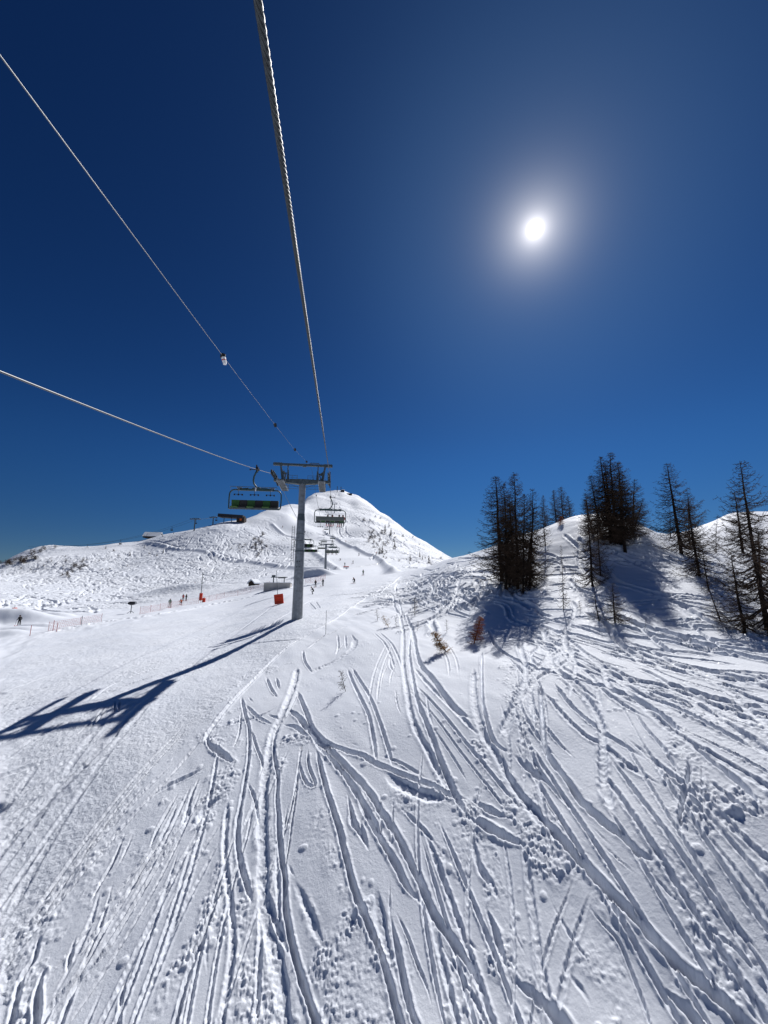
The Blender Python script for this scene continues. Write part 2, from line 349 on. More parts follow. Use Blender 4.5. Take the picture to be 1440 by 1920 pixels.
TR = [
 # crop, points, width, depth, berm, roughness
 (C3, [(750,285),(800,400),(860,530),(885,650),(905,790)], .34,.17,.4,.25),
 (C3, [(775,280),(850,400),(910,540),(950,660),(990,810)], .30,.17,.4,.2),
 (C3, [(1020,0),(1040,100),(1040,250),(1060,400),(1090,560),(1150,680),(1240,850),(1290,960)], .55,.16,.3,.6),
 (C3, [(1050,0),(1080,80),(1070,180),(1080,280),(1110,440),(1180,620),(1240,780),(1300,920),(1380,1080)], .42,.26,.3,.15),
 (C3, [(1085,60),(1090,110),(1120,240),(1180,320),(1260,430),(1320,500),(1390,550)], .55,.36,.15,0),
 (C3, [(1100,280),(1180,380),(1260,460),(1360,560),(1440,640)], .40,.12,.5,.5),
 (C3, [(440,490),(540,580),(600,680),(700,790),(770,880),(850,1020),(900,1120),(950,1230)], .42,.28,.3,.1),
 (C3, [(490,400),(540,520),(570,600),(640,670),(740,710),(830,740),(920,790),(1060,850),(1180,890),(1270,940),(1390,975)], .40,.28,.2,0),
 (C3, [(470,500),(560,620),(650,700),(760,810),(860,920),(930,1040),(1000,1140),(1050,1246)], .42,.32,.3,.1),
 (C3, [(415,575),(480,590),(560,650)], .45,.30,.2,0),
 (C3, [(590,710),(620,830),(650,940),(700,1090),(735,1240)], .34,.28,.3,.2),
 (C3, [(490,280),(470,380),(420,500),(370,620),(340,760),(320,900),(310,1050),(300,1246)], .75,.16,.35,0),
 (C3, [(500,400),(440,520),(380,600),(370,720),(390,850),(385,960),(400,1100),(395,1246)], .28,.24,.3,.3),
 (C3, [(520,660),(500,780),(470,960),(440,1080),(400,1230)], .15,.14,.4,0),
 (C3, [(510,670),(490,900),(470,1040),(440,1246)], .15,.14,.4,0),
 (C3, [(200,430),(220,520),(240,600),(240,740),(215,900),(190,1050),(180,1246)], .30,.24,.3,.4),
 (C3, [(150,720),(190,620),(200,500)], .2,.15,.4,.3),
 (C3, [(230,870),(270,960),(290,1060),(300,1160)], .22,.18,.3,.2),
 (C3, [(250,600),(280,700),(310,780),(290,860)], .22,.15,.4,.3),
 (C3, [(75,610),(180,565),(300,530),(400,480)], .32,.10,.4,.1),
 (C3, [(330,330),(355,390),(390,440)], .3,.25,.4,.2),
 (C3, [(380,330),(400,400)], .3,.2,.4,.2),
 (C3, [(220,470),(290,540),(370,580)], .3,.25,.4,.2),
 (C3, [(235,430),(265,465)], .25,.2,.4,.2),
 (C3, [(520,190),(530,250),(570,310)], .3,.3,.4,.2),
 (C3, [(540,190),(580,155),(620,125),(700,90),(760,60)], .3,.15,.3,.2),
 (C3, [(700,110),(705,170),(690,220)], .3,.2,.4,.2), (C3, [(740,110),(745,185)], .3,.2,.4,.2), (C3, [(770,110),(800,150)], .3,.2,.3,.3),
 (C3, [(550,320),(620,280),(700,240),(780,180),(790,130)], 1.0,.12,.3,.15),
 (C3, [(840,1050),(820,1100),(850,1200),(870,1246)], .40,.28,.4,.3),
 (C3, [(750,930),(780,1060),(830,1200)], .30,.2,.3,0),
 (C3, [(500,760),(515,830),(545,890),(585,890),(550,790),(545,700)], .22,.2,.4,.2),
 (C3, [(1190,590),(1260,690),(1330,800),(1380,890)], .16,.12,.4,.1),
 (C3, [(1160,400),(1170,500),(1200,600)], .2,.1,.5,.2),
 (C3, [(1000,390),(1010,470),(1035,540)], .15,.1,.5,0),
 (C3, [(1005,990),(1080,1060),(1160,1140),(1240,1240)], .25,.08,.9,0),
 (C3, [(920,920),(925,1080),(920,1240)], .14,.12,.4,.1), (C3, [(990,940),(985,1080),(980,1230)], .14,.12,.4,.1),
 (C3, [(940,830),(1010,880),(1130,940),(1280,980)], 1.1,.18,.3,.15),
 (C3, [(660,640),(715,655)], .25,.1,.2,0), (C3, [(750,665),(820,695)], .25,.08,.2,0), (C3,[(910,735),(1010,770),(1180,865)], .25,.12,.3,0),
 (C3, [(960,330),(1030,330),(1100,340)], .12,.06,.3,0),
 (C3, [(330,520),(400,540),(450,480)], .3,.2,.4,.5),
 (C5, [(90,80),(130,160),(220,220),(330,265),(480,310),(640,350),(780,400),(880,460),(950,510),(1040,590)], .42,.30,.3,.15),
 (C5, [(1040,590),(1120,670),(1220,750),(1320,840),(1440,970)], .42,.32,.3,.1),
 (C5, [(340,330),(350,500),(365,640),(410,730),(480,820),(540,910),(640,1000),(740,1080),(830,1165),(930,1200)], .42,.42,.12,.0),
 (C5, [(340,370),(400,430),(470,510),(560,590),(660,650),(760,730),(860,790),(940,840)], .40,.10,.8,0),
 (C5, [(400,330),(470,420),(540,490),(640,570),(740,630),(850,700)], .35,.18,.3,0),
 (C5, [(500,335),(570,380),(650,440)], .22,.14,.4,0), (C5, [(430,320),(520,390),(600,450)], .2,.08,.5,0),
 (C5, [(790,455),(850,550),(930,640),(980,720),(1040,800)], .22,.18,.3,.1),
 (C5, [(720,420),(800,560),(880,720),(920,760)], .14,.06,.4,0),
 (C5, [(60,180),(60,380),(80,500),(120,620),(210,680)], .32,.30,.3,.1),
 (C5, [(210,680),(290,750),(360,800),(410,850)], .50,.38,.35,.1),
 (C5, [(225,240),(240,380),(255,500),(260,600),(280,720)], .14,.1,.3,.2),
 (C5, [(20,260),(25,420),(60,560),(140,700),(260,900),(400,1060),(470,1157)], .6,.14,.3,.3),
 (C5, [(150,660),(180,760),(240,860),(330,960),(400,1040),(500,1157)], .35,.28,.3,.1),
 (C5, [(0,900),(100,950),(200,990)], .45,.3,.4,.1), (C5, [(-20,975),(100,1040),(200,1090),(290,1120)], .55,.38,.4,.1),
 (C5, [(340,860),(400,960),(470,1050),(520,1110)], .15,.12,.4,0),
 (C5, [(560,1000),(640,1080),(720,1157)], .15,.06,.6,0),
 (C5, [(1060,670),(1060,780),(1040,860),(1020,980),(1020,1110)], .3,.22,.3,.5),
 (C5, [(1120,690),(1125,830),(1120,1000),(1125,1157)], .18,.08,.6,0),
 (C5, [(270,60),(500,100),(700,150),(900,195),(1100,220),(1320,250)], .45,.3,.2,0),
 (C5, [(1000,240),(1150,270),(1300,310),(1440,355)], .6,.34,.2,0),
 (C5, [(780,200),(900,240),(1000,270),(1200,330),(1300,360),(1440,390)], .3,.22,.4,.4),
 (C5, [(560,60),(700,95),(850,120),(1050,160),(1230,190)], .45,.28,.3,0),
 (C5, [(1260,195),(1350,220),(1440,240)], .4,.28,.3,.1),
 (C5, [(300,90),(500,160),(700,270),(850,330),(1000,390)], .25,.12,.4,.1),
 (C5, [(600,240),(680,265),(740,300)], .35,.2,.2,0),
 (C5, [(330,130),(560,220),(700,290),(900,380),(1100,460),(1260,560)], .25,.12,.4,.2),
 (C5, [(300,50),(560,130),(760,200),(960,300),(1200,370),(1440,440)], .22,.12,.4,.1),
 (C5, [(340,160),(500,230),(560,260)], .22,.12,.4,.1), (C5, [(860,330),(1000,380),(1150,430),(1440,510)], .22,.12,.4,.2),
 (C5, [(280,80),(480,130),(640,180),(760,240)], .2,.12,.4,0), (C5, [(420,60),(600,95),(720,130)], .2,.12,.4,0),
 (C5, [(270,170),(300,220),(330,250)], .3,.1,.5,.2), (C5, [(240,160),(290,200)], .2,.1,.5,.2),
 (C5, [(1170,610),(1230,650),(1300,700)], .35,.2,.2,.1), (C5, [(1150,985),(1190,1015),(1240,1030)], .4,.3,.4,.1),
 (C5, [(1340,1060),(1400,1150)], .3,.2,.3,.2), (C5, [(1130,790),(1220,860),(1300,930),(1440,1010)], .3,.2,.3,.7),
 (C6, [(330,60),(450,200),(560,320),(700,470),(800,570),(900,690),(1000,790),(1100,880),(1200,960),(1330,1080)], .44,.46,.3,.15),
 (C6, [(200,860),(300,930),(400,1020),(450,1090)], .5,.4,.3,.1),
 (C6, [(70,500),(120,620),(160,760),(200,860)], .40,.30,.5,.7),
 (C6, [(380,460),(480,640),(560,760),(600,860)], .18,.08,.4,0),
 (C6, [(550,480),(640,590),(720,680),(780,820),(830,950),(870,1080)], .15,.1,.5,.2),
 (C6, [(900,860),(960,930),(1040,1000),(1100,1070)], .5,.34,.5,.3),
 (C6, [(1060,500),(1080,600),(1090,700),(1110,800)], .16,.12,.3,.1),
 (C6, [(1170,520),(1250,590),(1340,670),(1430,790)], .36,.24,.4,.2),
 (C6, [(440,800),(540,910),(600,1030)], .35,.12,.3,0), (C6, [(150,540),(220,650),(290,780)], .2,.06,.8,0),
 (C6, [(0,110),(40,300),(120,430),(150,520)], .4,.15,.4,.9), (C6, [(850,330),(920,400),(980,470),(1060,520)], .22,.14,.4,.4),
 (C6, [(600,180),(720,290),(850,400)], .14,.05,.7,0), (C6, [(1100,560),(1200,660),(1300,740),(1440,900)], .25,.14,.4,.5),
 (C4, [(550,0),(600,120),(640,290),(690,470),(740,590),(790,700),(830,820),(860,930),(900,1090)], .36,.30,.3,.2),
 (C4, [(690,0),(760,110),(830,230),(880,310),(940,430),(1010,490)], .38,.30,.25,.1),
 (C4, [(770,0),(850,110),(920,240),(1000,400),(1060,540),(1130,640),(1200,740),(1260,830),(1310,950)], .42,.34,.2,.15),
 (C4, [(655,0),(670,100),(710,160),(740,240)], .38,.26,.4,.2),
 (C4, [(310,0),(315,120),(325,250),(345,380),(345,500),(370,650),(400,780),(430,880),(460,970),(500,1090)], .32,.32,.25,.1),
 (C4, [(390,0),(370,180),(350,300),(340,400)], .13,.12,.4,0), (C4, [(360,0),(340,150),(325,230)], .13,.12,.4,0),
 (C4, [(130,0),(115,150),(130,300),(170,440),(190,520)], .36,.22,.3,.9),
 (C4, [(240,60),(240,300),(240,500),(260,620),(300,760),(330,900),(340,1090)], .8,.12,.4,0),
 (C4, [(70,0),(55,200),(60,340),(80,480),(90,640),(90,760),(60,950),(40,1090)], .35,.10,.6,0),
 (C4, [(250,400),(290,560),(340,680),(380,770)], .35,.16,.3,.2),
 (C4, [(850,540),(870,640),(900,780),(920,900),(960,1040),(980,1090)], .32,.26,.3,.2),
 (C4, [(870,520),(930,640),(980,780),(1030,900),(1060,1020)], .16,.12,.4,.1),
 (C4, [(780,400),(800,560),(830,700),(860,860)], .6,.12,.4,0), (C4, [(850,380),(850,500),(850,620)], .2,.16,.3,0),
 (C4, [(1160,600),(1220,670),(1290,730)], .34,.28,.4,.2), (C4, [(350,290),(400,380)], .25,.1,.5,0),
 (C4, [(380,370),(440,490),(500,640),(550,760)], .45,.07,.3,0), (C4, [(1080,690),(1180,820),(1260,960),(1310,1070)], .2,.06,.9,.1),
 (C4, [(1220,800),(1280,900),(1310,980)], .3,.2,.4,.6), (C4, [(940,430),(1050,560),(1100,700),(1160,800)], .2,.07,.6,.1),
 (C2, [(1010,0),(950,130),(880,260),(780,420),(700,560),(620,680),(520,860),(430,1000),(300,1150),(240,1270)], .26,.18,.4,.1),
 (C2, [(1075,0),(1040,150),(900,350),(800,520),(680,720),(600,850),(500,960),(420,1060),(340,1270)], .26,.18,.4,.2),
 (C2, [(700,190),(640,340),(560,480),(500,600)], .24,.22,.3,.1), (C2, [(430,760),(400,860),(370,1000),(350,1040)], .28,.28,.4,.1),
 (C2, [(260,920),(215,1060),(200,1260)], .32,.34,.4,.1), (C2, [(1080,200),(1030,350),(980,500)], .2,.07,.5,0),
 (C2, [(1280,440),(1220,560),(1150,760),(1090,900),(1040,1060),(990,1260)], .26,.24,.4,.1),
 (C2, [(1290,500),(1310,760),(1290,980),(1230,1260)], .3,.06,.9,0), (C2, [(760,900),(690,1080),(670,1260)], .2,.1,.5,0),
 (C2, [(600,1010),(540,1150),(490,1260)], .2,.09,.5,0), (C2, [(230,740),(190,900),(120,1010),(60,1260)], .3,.2,.4,.6),
 (C2, [(160,1000),(100,1120),(60,1260)], .25,.2,.4,.5), (C2, [(760,160),(700,300),(640,420)], .2,.1,.5,.4),
 (C2, [(1190,700),(1160,850),(1170,1000)], .2,.06,.5,0),
 (C1, [(830,440),(700,550),(600,680),(480,800),(380,900),(280,990),(160,1110),(60,1200),(-20,1310)], .45,.10,.2,.12),
 (C1, [(800,1000),(900,940),(1000,890),(1120,830)], .35,.14,.4,0), (C1, [(1110,700),(1160,740),(1230,790),(1260,820)], .4,.28,.3,.9),
 (C1, [(1000,1190),(1060,1140),(1130,1040),(1230,960)], .5,.2,.3,1.0),
 (C1, [(580,490),(500,580),(400,670)], .2,.09,.5,.1), (C1, [(600,490),(530,570),(470,640)], .2,.09,.5,0),
 (C1, [(620,470),(620,545)], .2,.2,.3,0), (C1, [(645,465),(640,540)], .2,.2,.3,0), (C1, [(720,480),(650,540)], .2,.1,.5,.2),
 (C1, [(1085,690),(1000,790),(900,900)], .2,.12,.4,.1), (C1, [(1110,640),(1130,720),(1200,770)], .2,.15,.5,.2),
 (C1, [(1080,880),(1040,970),(1000,1100),(960,1200)], .22,.16,.4,.1), (C1, [(970,960),(900,1080),(850,1170),(800,1300)], .2,.14,.4,.2),
 (C8, [(550,70),(560,150),(600,210)], .3,.25,.2,0), (C8, [(590,100),(610,180),(640,260)], .25,.18,.3,0),
 (C8, [(690,300),(710,380),(725,440)], .3,.15,.3,0), (C8, [(720,320),(700,330)], .2,.1,.3,0),
 (CD, [(430,490),(600,560),(780,640),(870,700),(1020,760)], .4,.25,.3,.1), (CD, [(450,600),(620,690),(860,740),(990,775)], .35,.22,.3,.1),
 (CD, [(640,530),(820,590),(930,660),(1020,700)], .4,.28,.2,0), (CD, [(870,520),(960,590),(1080,660)], .35,.25,.3,0),
 (CD, [(350,510),(440,550),(560,600)], .3,.2,.3,0), (CD, [(380,370),(450,410),(510,460)], .5,.3,.2,0),
 (CD, [(540,370),(600,400),(620,470)], .5,.3,.3,.1), (CD, [(720,380),(720,420),(760,440)], .6,.35,.2,0), (CD, [(680,380),(690,420)], .5,.3,.2,0),
 (CD, [(720,350),(860,350)], .5,.35,.2,0), (CD, [(380,325),(540,325),(800,310),(1180,300)], .6,.35,.2,0), (CD, [(750,205),(900,190),(1060,160)], .7,.4,.1,0),
 (CD, [(870,150),(1000,148),(1180,150)], .8,.3,.2,0), (CD, [(780,270),(920,230),(1080,180)], .5,.3,.2,0), (CD, [(520,262),(590,270),(680,258)], .7,.4,.1,0),
 (CD, [(260,400),(230,450),(240,500)], .5,.3,.5,.3), (CD, [(60,600),(200,530),(330,470)], .3,.2,.3,.2), (CD, [(60,650),(200,590)], .3,.2,.3,.2),
 (CD, [(620,440),(610,520)], .6,.2,.9,.2), (CD, [(880,440),(840,540)], .6,.2,.9,.1), (CD, [(480,540),(650,600),(800,690)], .3,.2,.3,0),
 (CD, [(560,330),(470,400),(420,460)], .6,.2,.9,.2), (CD, [(680,240),(640,280),(560,320)], .6,.25,.8,0), (CD, [(0,560),(120,470),(300,330)], .5,.25,.5,.7),
 (CD, [(700,470),(760,500),(830,510)], .5,.3,.3,.2), (CD, [(380,440),(480,490)], .5,.25,.4,.3), (CD, [(750,600),(860,620)], .4,.25,.2,0),
 (CA, [(380,1165),(500,1150),(700,1140),(960,1140)], .45,.3,.3,.1), (CA, [(200,835),(500,850),(750,855),(1080,870)], .6,.4,.2,0),
 (CA, [(420,980),(600,1000),(800,1015)], .4,.25,.2,0), (CA, [(0,1320),(250,1390),(500,1430),(750,1470),(1000,1530),(1200,1570)], .5,.3,.2,0),
 (CA, [(420,1210),(600,1215),(780,1200)], .4,.2,.3,.2), (CA, [(420,1190),(560,1170),(700,1165)], .3,.2,.4,.3), (CA, [(520,905),(760,905)], .4,.25,.2,.2),
 (CA, [(780,1260),(880,1350),(1000,1440),(1120,1510)], .4,.15,.4,.2), (CA, [(420,1355),(560,1370),(640,1420)], .15,.1,.2,0), (CA, [(1120,1510),(1280,1570),(1440,1600)], .6,.3,.3,.1),
 (CB, [(0,880),(500,880),(800,875),(1100,870)], .6,.4,.2,0), (CB, [(560,1000),(750,1005),(1000,1000)], .5,.35,.2,0), (CB, [(520,1290),(700,1285),(960,1297)], .35,.25,.2,0),
 (CB, [(690,1198),(920,1200)], .25,.2,.2,0), (CB, [(0,1160),(120,1240),(260,1320)], .4,.25,.3,0), (CB, [(0,1240),(100,1290)], .3,.2,.3,0),
 (CB, [(0,990),(200,985),(400,1010)], .5,.3,.3,.2), (CB, [(620,910),(760,870)], .4,.3,.2,0), (CB, [(700,1090),(880,1080)], .4,.2,.3,0),
 ((0,0,1), [(700,1110),(660,1140),(615,1170),(560,1200),(520,1230),(450,1300),(395,1370),(380,1400)], .35,.12,.7,.8),
 ((0,0,1), [(640,1143),(600,1152),(560,1166)], .3,.12,.6,.5), ((0,0,1), [(580,1130),(592,1143)], .3,.2,.6,0), ((0,0,1), [(592,1128),(600,1140)], .3,.2,.6,0),
 ((0,0,1), [(700,1090),(600,1122),(560,1140),(470,1200)], .3,.1,.4,.4), ((0,0,1), [(560,1200),(440,1215),(330,1260)], .3,.08,.3,.3),
 ((0,0,1), [(0,1300),(150,1250),(330,1215),(460,1170)], .3,.05,.3,.05), ((0,0,1), [(0,1260),(200,1210),(420,1165)], .3,.05,.3,.05), ((0,0,1), [(100,1290),(260,1235),(400,1190),(520,1140)], .3,.06,.3,.05),
 ((0,0,1), [(420,1158),(445,1152),(462,1148)], .5,.12,.3,0), ((0,0,1), [(430,1190),(480,1160),(560,1110)], .3,.08,.3,0),
]
for k, (c, pts, wd, dp, bm, rg) in enumerate(TR):
    nr_ = c in (C2, C3, C4, C5, C6)
    if c[1] + pts[-1][1] / c[2] > 1905:      # run on below the lens
        (xa, ya), (xb, yb) = pts[-2:]; f_ = 110 * c[2] / max(yb - ya, 1); pts = pts + [(xb + (xb - xa) * f_, yb + (yb - ya) * f_)]
    carve(W(pts, c), wd * (0.47 if nr_ else 0.6), dp * (0.66 if nr_ else 0.9), bm * 0.55, rg * 0.8, seed=k, crumb=0.6, taper=0.9)
# crumbled snow: long bands and patches of lumps
for c, pts, wd, am in [
    (C2, [(1240,400),(1200,560),(1100,820),(1000,1000),(900,1180)], .6, .8), (C4, [(130,520),(190,700),(230,900),(240,1080)], 1.0, .7),
    (C4, [(600,700),(660,850),(700,1000),(740,1090)], 1.5, .9), (C6, [(20,120),(80,300),(140,480),(160,700),(220,960),(230,1080)], .7, 1.0),
    (C6, [(240,40),(420,260),(560,480),(700,700),(800,880),(960,1080)], 1.1, 1.1), (C6, [(520,460),(620,640),(720,860),(760,1000)], .9, .9),
    (C6, [(1050,0),(1060,200),(1040,350),(1080,480)], .9, 1.0), (C6, [(900,290),(980,360),(1060,400)], .8, 1.0), (C6, [(1100,520),(1180,700),(1260,900)], .7, .8),
    (C5, [(200,260),(210,420),(240,560),(300,700)], .8, .8), (C5, [(300,260),(290,420),(300,560)], .5, .5), (C5, [(860,450),(960,520),(1040,590)], .5, .8),
    (C5, [(1040,640),(1070,860),(1060,1000),(1060,1157)], 1.0, .9), (C5, [(1140,790),(1220,880),(1330,990),(1440,1080)], 1.2, 1.0),
    (C5, [(1100,470),(1250,520),(1440,620)], 1.5, .7), (C5, [(1350,650),(1440,760)], 1.0, .7), (C5, [(80,640),(110,760),(130,850)], .8, .5),
    (C3, [(1180,940),(1280,1000),(1320,1100),(1350,1246)], 1.0, 1.0), (C3, [(1000,960),(1130,990),(1260,1010)], .7, .8), (C3, [(850,150),(830,230),(700,320),(560,360)], 1.6, .3),
    (C3, [(850,200),(960,300),(880,380)], 2.0, .25), (C3, [(390,700),(400,800),(380,900)], .5, .7), (C3, [(450,640),(540,660)], .5, .8), (C3, [(500,960),(560,1060),(600,1200)], .9, .35),
    (C3, [(110,820),(120,900),(60,980),(0,1060)], .7, 1.1), (C3, [(330,290),(400,290),(440,270)], .9, .9), (C3, [(180,500),(140,600),(160,700)], .7, .8),
    (C1, [(1150,680),(1200,760),(1260,820)], .5, 1.1), (C1, [(1200,910),(1130,1000),(1060,1130)], .6, 1.1), (C1, [(760,1090),(680,1170),(560,1290),(480,1400)], .8, .6),
    ((0,0,1), [(700,1115),(650,1140),(600,1170),(550,1200),(500,1240),(430,1310),(390,1380)], 1.0, .6), (C5, [(0,500),(40,600),(80,660)], .6, .7),
    (CA, [(680,1250),(750,1290),(830,1360),(900,1420)], .6, .8), (C4, [(1150,230),(1180,380)], .3, .6), (C4, [(1170,500),(1170,620)], .3, .5), (C4, [(1150,880),(1160,1000)], .4, .5),
    (C4, [(490,100),(540,250),(570,330)], .5, .5), (C4, [(280,1010),(330,990),(370,1030)], .5, 1.3), ((0,0,1), [(590,1130),(620,1128),(650,1110)], .8, .6)]:
    band(W(pts, c), wd * 1.15, am * 1.15)
for c, pts, am in [
    (C2, [(900,0),(700,100),(500,350),(300,450),(0,600),(0,1260),(150,1260),(250,900),(450,640),(620,500),(760,400),(1000,200),(1000,0)], .50),
    (C2, [(0,750),(250,620),(420,640),(330,900),(200,1100),(100,1260),(0,1260)], .85),
    (C5, [(1060,440),(1440,520),(1440,800),(1300,720)], .45),
    (C6, [(1180,120),(1440,180),(1440,420),(1300,300)], .25), (C6, [(1200,0),(1440,60),(1440,180),(1300,160)], .9),
    (C4, [(560,700),(700,650),(760,860),(820,1080),(520,1080)], .7), (CD, [(160,480),(330,330),(560,380),(700,500),(400,520)], .8)]:
    sl, ins = polymask(W(pts, c), 0.7)
    ROU[sl] = np.maximum(ROU[sl], am * ins)
# groomed run: from the left foreground past the lift up to the mountain
GP = W([(0,1900),(0,1560),(0,1400),(0,1260),(60,1200),(240,1168),(420,1132),(500,1112),(560,1098),(610,1078),(635,1069)]) + \
     W([(620,1050),(580,1025),(509,982),(560,975),(604,995),(640,1018),(690,1042),(725,1062),(738,1076)]) + \
     W([(720,1095),(690,1112),(650,1142),(600,1172),(540,1210),(440,1290),(380,1360),(300,1430),(200,1550),(60,1760)])
sl, ins = polymask(GP, 0.5)
GRM[sl] = np.maximum(GRM[sl], ins)
# banks at the edges of the run and the cat-track across the left hill
def bank(pts, c, wd, h, off=0.0, dep=0.0):
    p = W(pts, c)
    if h: BRMHACK(p, wd, h)
    if dep: carve(p, wd, dep, 0.0, 0, taper=5, rag=0.08, seed=5)
def ridge(wp, wid, h, taper=6.0):
    p = smooth(wp)
    seg = np.hypot(*(p[1:] - p[:-1]).T); L = np.concatenate([[0], np.cumsum(seg)])
    for k in range(len(p) - 1):
        a, b = p[k], p[k + 1]
        if seg[k] < 1e-4: continue
        e = wid * 1.6
        sl = block(min(a[0], b[0]) - e, max(a[0], b[0]) + e, min(a[1], b[1]) - e, max(a[1], b[1]) + e)
        x = X[sl]; y = Y[sl]; ux, uy = (b - a) / seg[k]
        t = np.clip((x - a[0]) * ux + (y - a[1]) * uy, 0, seg[k])
        s = np.hypot(x - a[0] - ux * t, y - a[1] - uy * t)
        al = L[k] + t; tp = sstep(0, taper, np.minimum(al, L[-1] - al) + 0.1)
        BRM[sl] = np.maximum(BRM[sl], h * np.exp(-(s / (wid * 0.5)) ** 2) * tp)
ridge(W([(608,996),(640,1017),(690,1042),(722,1060),(737,1076)]), 3.5, 2.0)
ridge(W([(507,980),(560,1012),(600,1045),(637,1070)]), 4.0, 1.6)
CAT = W([(262,1018),(300,1021),(350,1031),(420,1046),(480,1056),(558,1067),(632,1071)])
ridge(CAT, 4.5, 1.5, 10)
carve([(x_ * 1.016, y_ * 1.016) for x_, y_ in CAT], 3.0, 1.3, 0.0, 0, taper=10, rag=0.05, seed=5)
def groom_line(wp, wid):
    p = smooth(wp)
    for k in range(len(p) - 1):
        a, b = p[k], p[k + 1]; sg = math.hypot(*(b - a))
        sl = block(min(a[0], b[0]) - wid, max(a[0], b[0]) + wid, min(a[1], b[1]) - wid, max(a[1], b[1]) + wid)
        x = X[sl]; y = Y[sl]; ux, uy = (b - a) / sg
        t = np.clip((x - a[0]) * ux + (y - a[1]) * uy, 0, sg)
        GRM[sl] = np.maximum(GRM[sl], 1 - sstep(wid * .5, wid * .8, np.hypot(x - a[0] - ux * t, y - a[1] - uy * t)))
groom_line(CAT, 8.0); CATM = GRM.copy(); CATM[:int(np.searchsorted(RR, 190))] = 0
carve(W([(60,1192),(200,1167),(300,1152),(420,1130),(520,1108)]), 1.2, 0.5, 0.5, 0.4, taper=5)
# snow-park mounds left of the run
def mound(px, py, lx, ly, h, rot=0.0, sharp=2.0):
    cx, cy = hit(px, py); sl = block(cx - 3 * lx - 3 * ly, cx + 3 * lx + 3 * ly, cy - 3 * lx - 3 * ly, cy + 3 * lx + 3 * ly)
    x = X[sl] - cx; y = Y[sl] - cy; c, s = math.cos(rot), math.sin(rot)
    u = (x * c + y * s) / lx; v = (-x * s + y * c) / ly
    ZM[sl] = np.maximum(ZM[sl], h * np.exp(-np.abs(u) ** sharp - np.abs(v) ** sharp))
ZM = np.zeros_like(Z)
mound(18, 1166, 7, 2.6, 2.3, 0.1, 2.4); mound(92, 1160, 4.0, 1.8, 1.2, 0.2, 3); mound(60, 1178, 3, 1.2, .7, .3, 3); mound(25, 1184, 3, 1.4, .7, .3, 3); mound(0, 1192, 3, 1.6, .8, .3, 3)
mound(342, 1108, 13, 4.5, 2.6, 0.1, 2.2); mound(415, 1098, 9, 3.5, 1.5, 0.1); mound(588, 1082, 6.5, 2.6, 3.0, 0.1, 3); mound(255, 1130, 7, 2.2, .8, .1); mound(520, 1101, 6, 2.0, 1.1, .1); mound(470, 1105, 8, 2.0, 1.0, .1)
# crossing tracks skied into the left hill, the peak and the shoulder of the knoll
rnd = random.Random(4)
def squiggles(n, poly, wd, dp, ln, amp, bm=0.5, side=0.0):
    xs = [p[0] for p in poly]; ys = [p[1] for p in poly]; k = 0; tries = 0
    while k < n and tries < n * 30:
        tries += 1
        px, py = rnd.uniform(min(xs), max(xs)), rnd.uniform(min(ys), max(ys))
        ins = False
        for i in range(len(poly)):
            x1, y1 = poly[i]; x2, y2 = poly[(i + 1) % len(poly)]
            if (y1 > py) != (y2 > py) and px < (x2 - x1) * (py - y1) / (y2 - y1) + x1: ins = not ins
        if not ins: continue
        x, y = hit(px, py); k += 1
        g = 1.0
        gx = (zat(x + g, y, ZB) - zat(x - g, y, ZB)); gy = (zat(x, y + g, ZB) - zat(x, y - g, ZB))
        h = math.atan2(-gy, -gx) + rnd.gauss(side, 0.7 if wd > 0.4 else 0.3)
        l = rnd.uniform(0.5, 1.3) * ln; ph = rnd.uniform(0, 6.28); a = rnd.uniform(0.3, 1) * amp; fr = rnd.uniform(1.2, 2.6)
        pts = []
        for i in range(9):
            t = i / 8; pts.append((x + math.cos(h) * l * t - math.sin(h) * a * math.sin(ph + fr * 3.1 * t), y + math.sin(h) * l * t + math.cos(h) * a * math.sin(ph + fr * 3.1 * t)))
        carve(pts, wd * rnd.uniform(0.7, 1.3), dp * rnd.uniform(0.6, 1.2), bm, 0, taper=ln * 0.1, rag=0.1, seed=k)
squiggles(380, [(0,1065),(250,1025),(420,1050),(540,1070),(430,1090),(330,1095),(0,1140)], 1.0, 0.5, 30, 5)
squiggles(130, [(300,1010),(440,988),(500,985),(600,1060),(420,1040)], 1.2, 0.55, 30, 5)
squiggles(40, [(0,1100),(430,1090),(400,1110),(0,1150)], 0.9, 0.3, 24, 3)
squiggles(120, [(600,950),(640,940),(700,970),(840,1045),(760,1070),(700,1030),(640,990)], 1.9, 0.9, 50, 6)
squiggles(80, [(750,1085),(850,1055),(900,1060),(890,1110),(800,1110),(730,1110)], .45, .22, 9, 1.6)
squiggles(45, [(930,1130),(1100,1180),(1440,1260),(1440,1330),(1200,1290),(950,1200)], .25, .10, 8, .5, side=0.9)
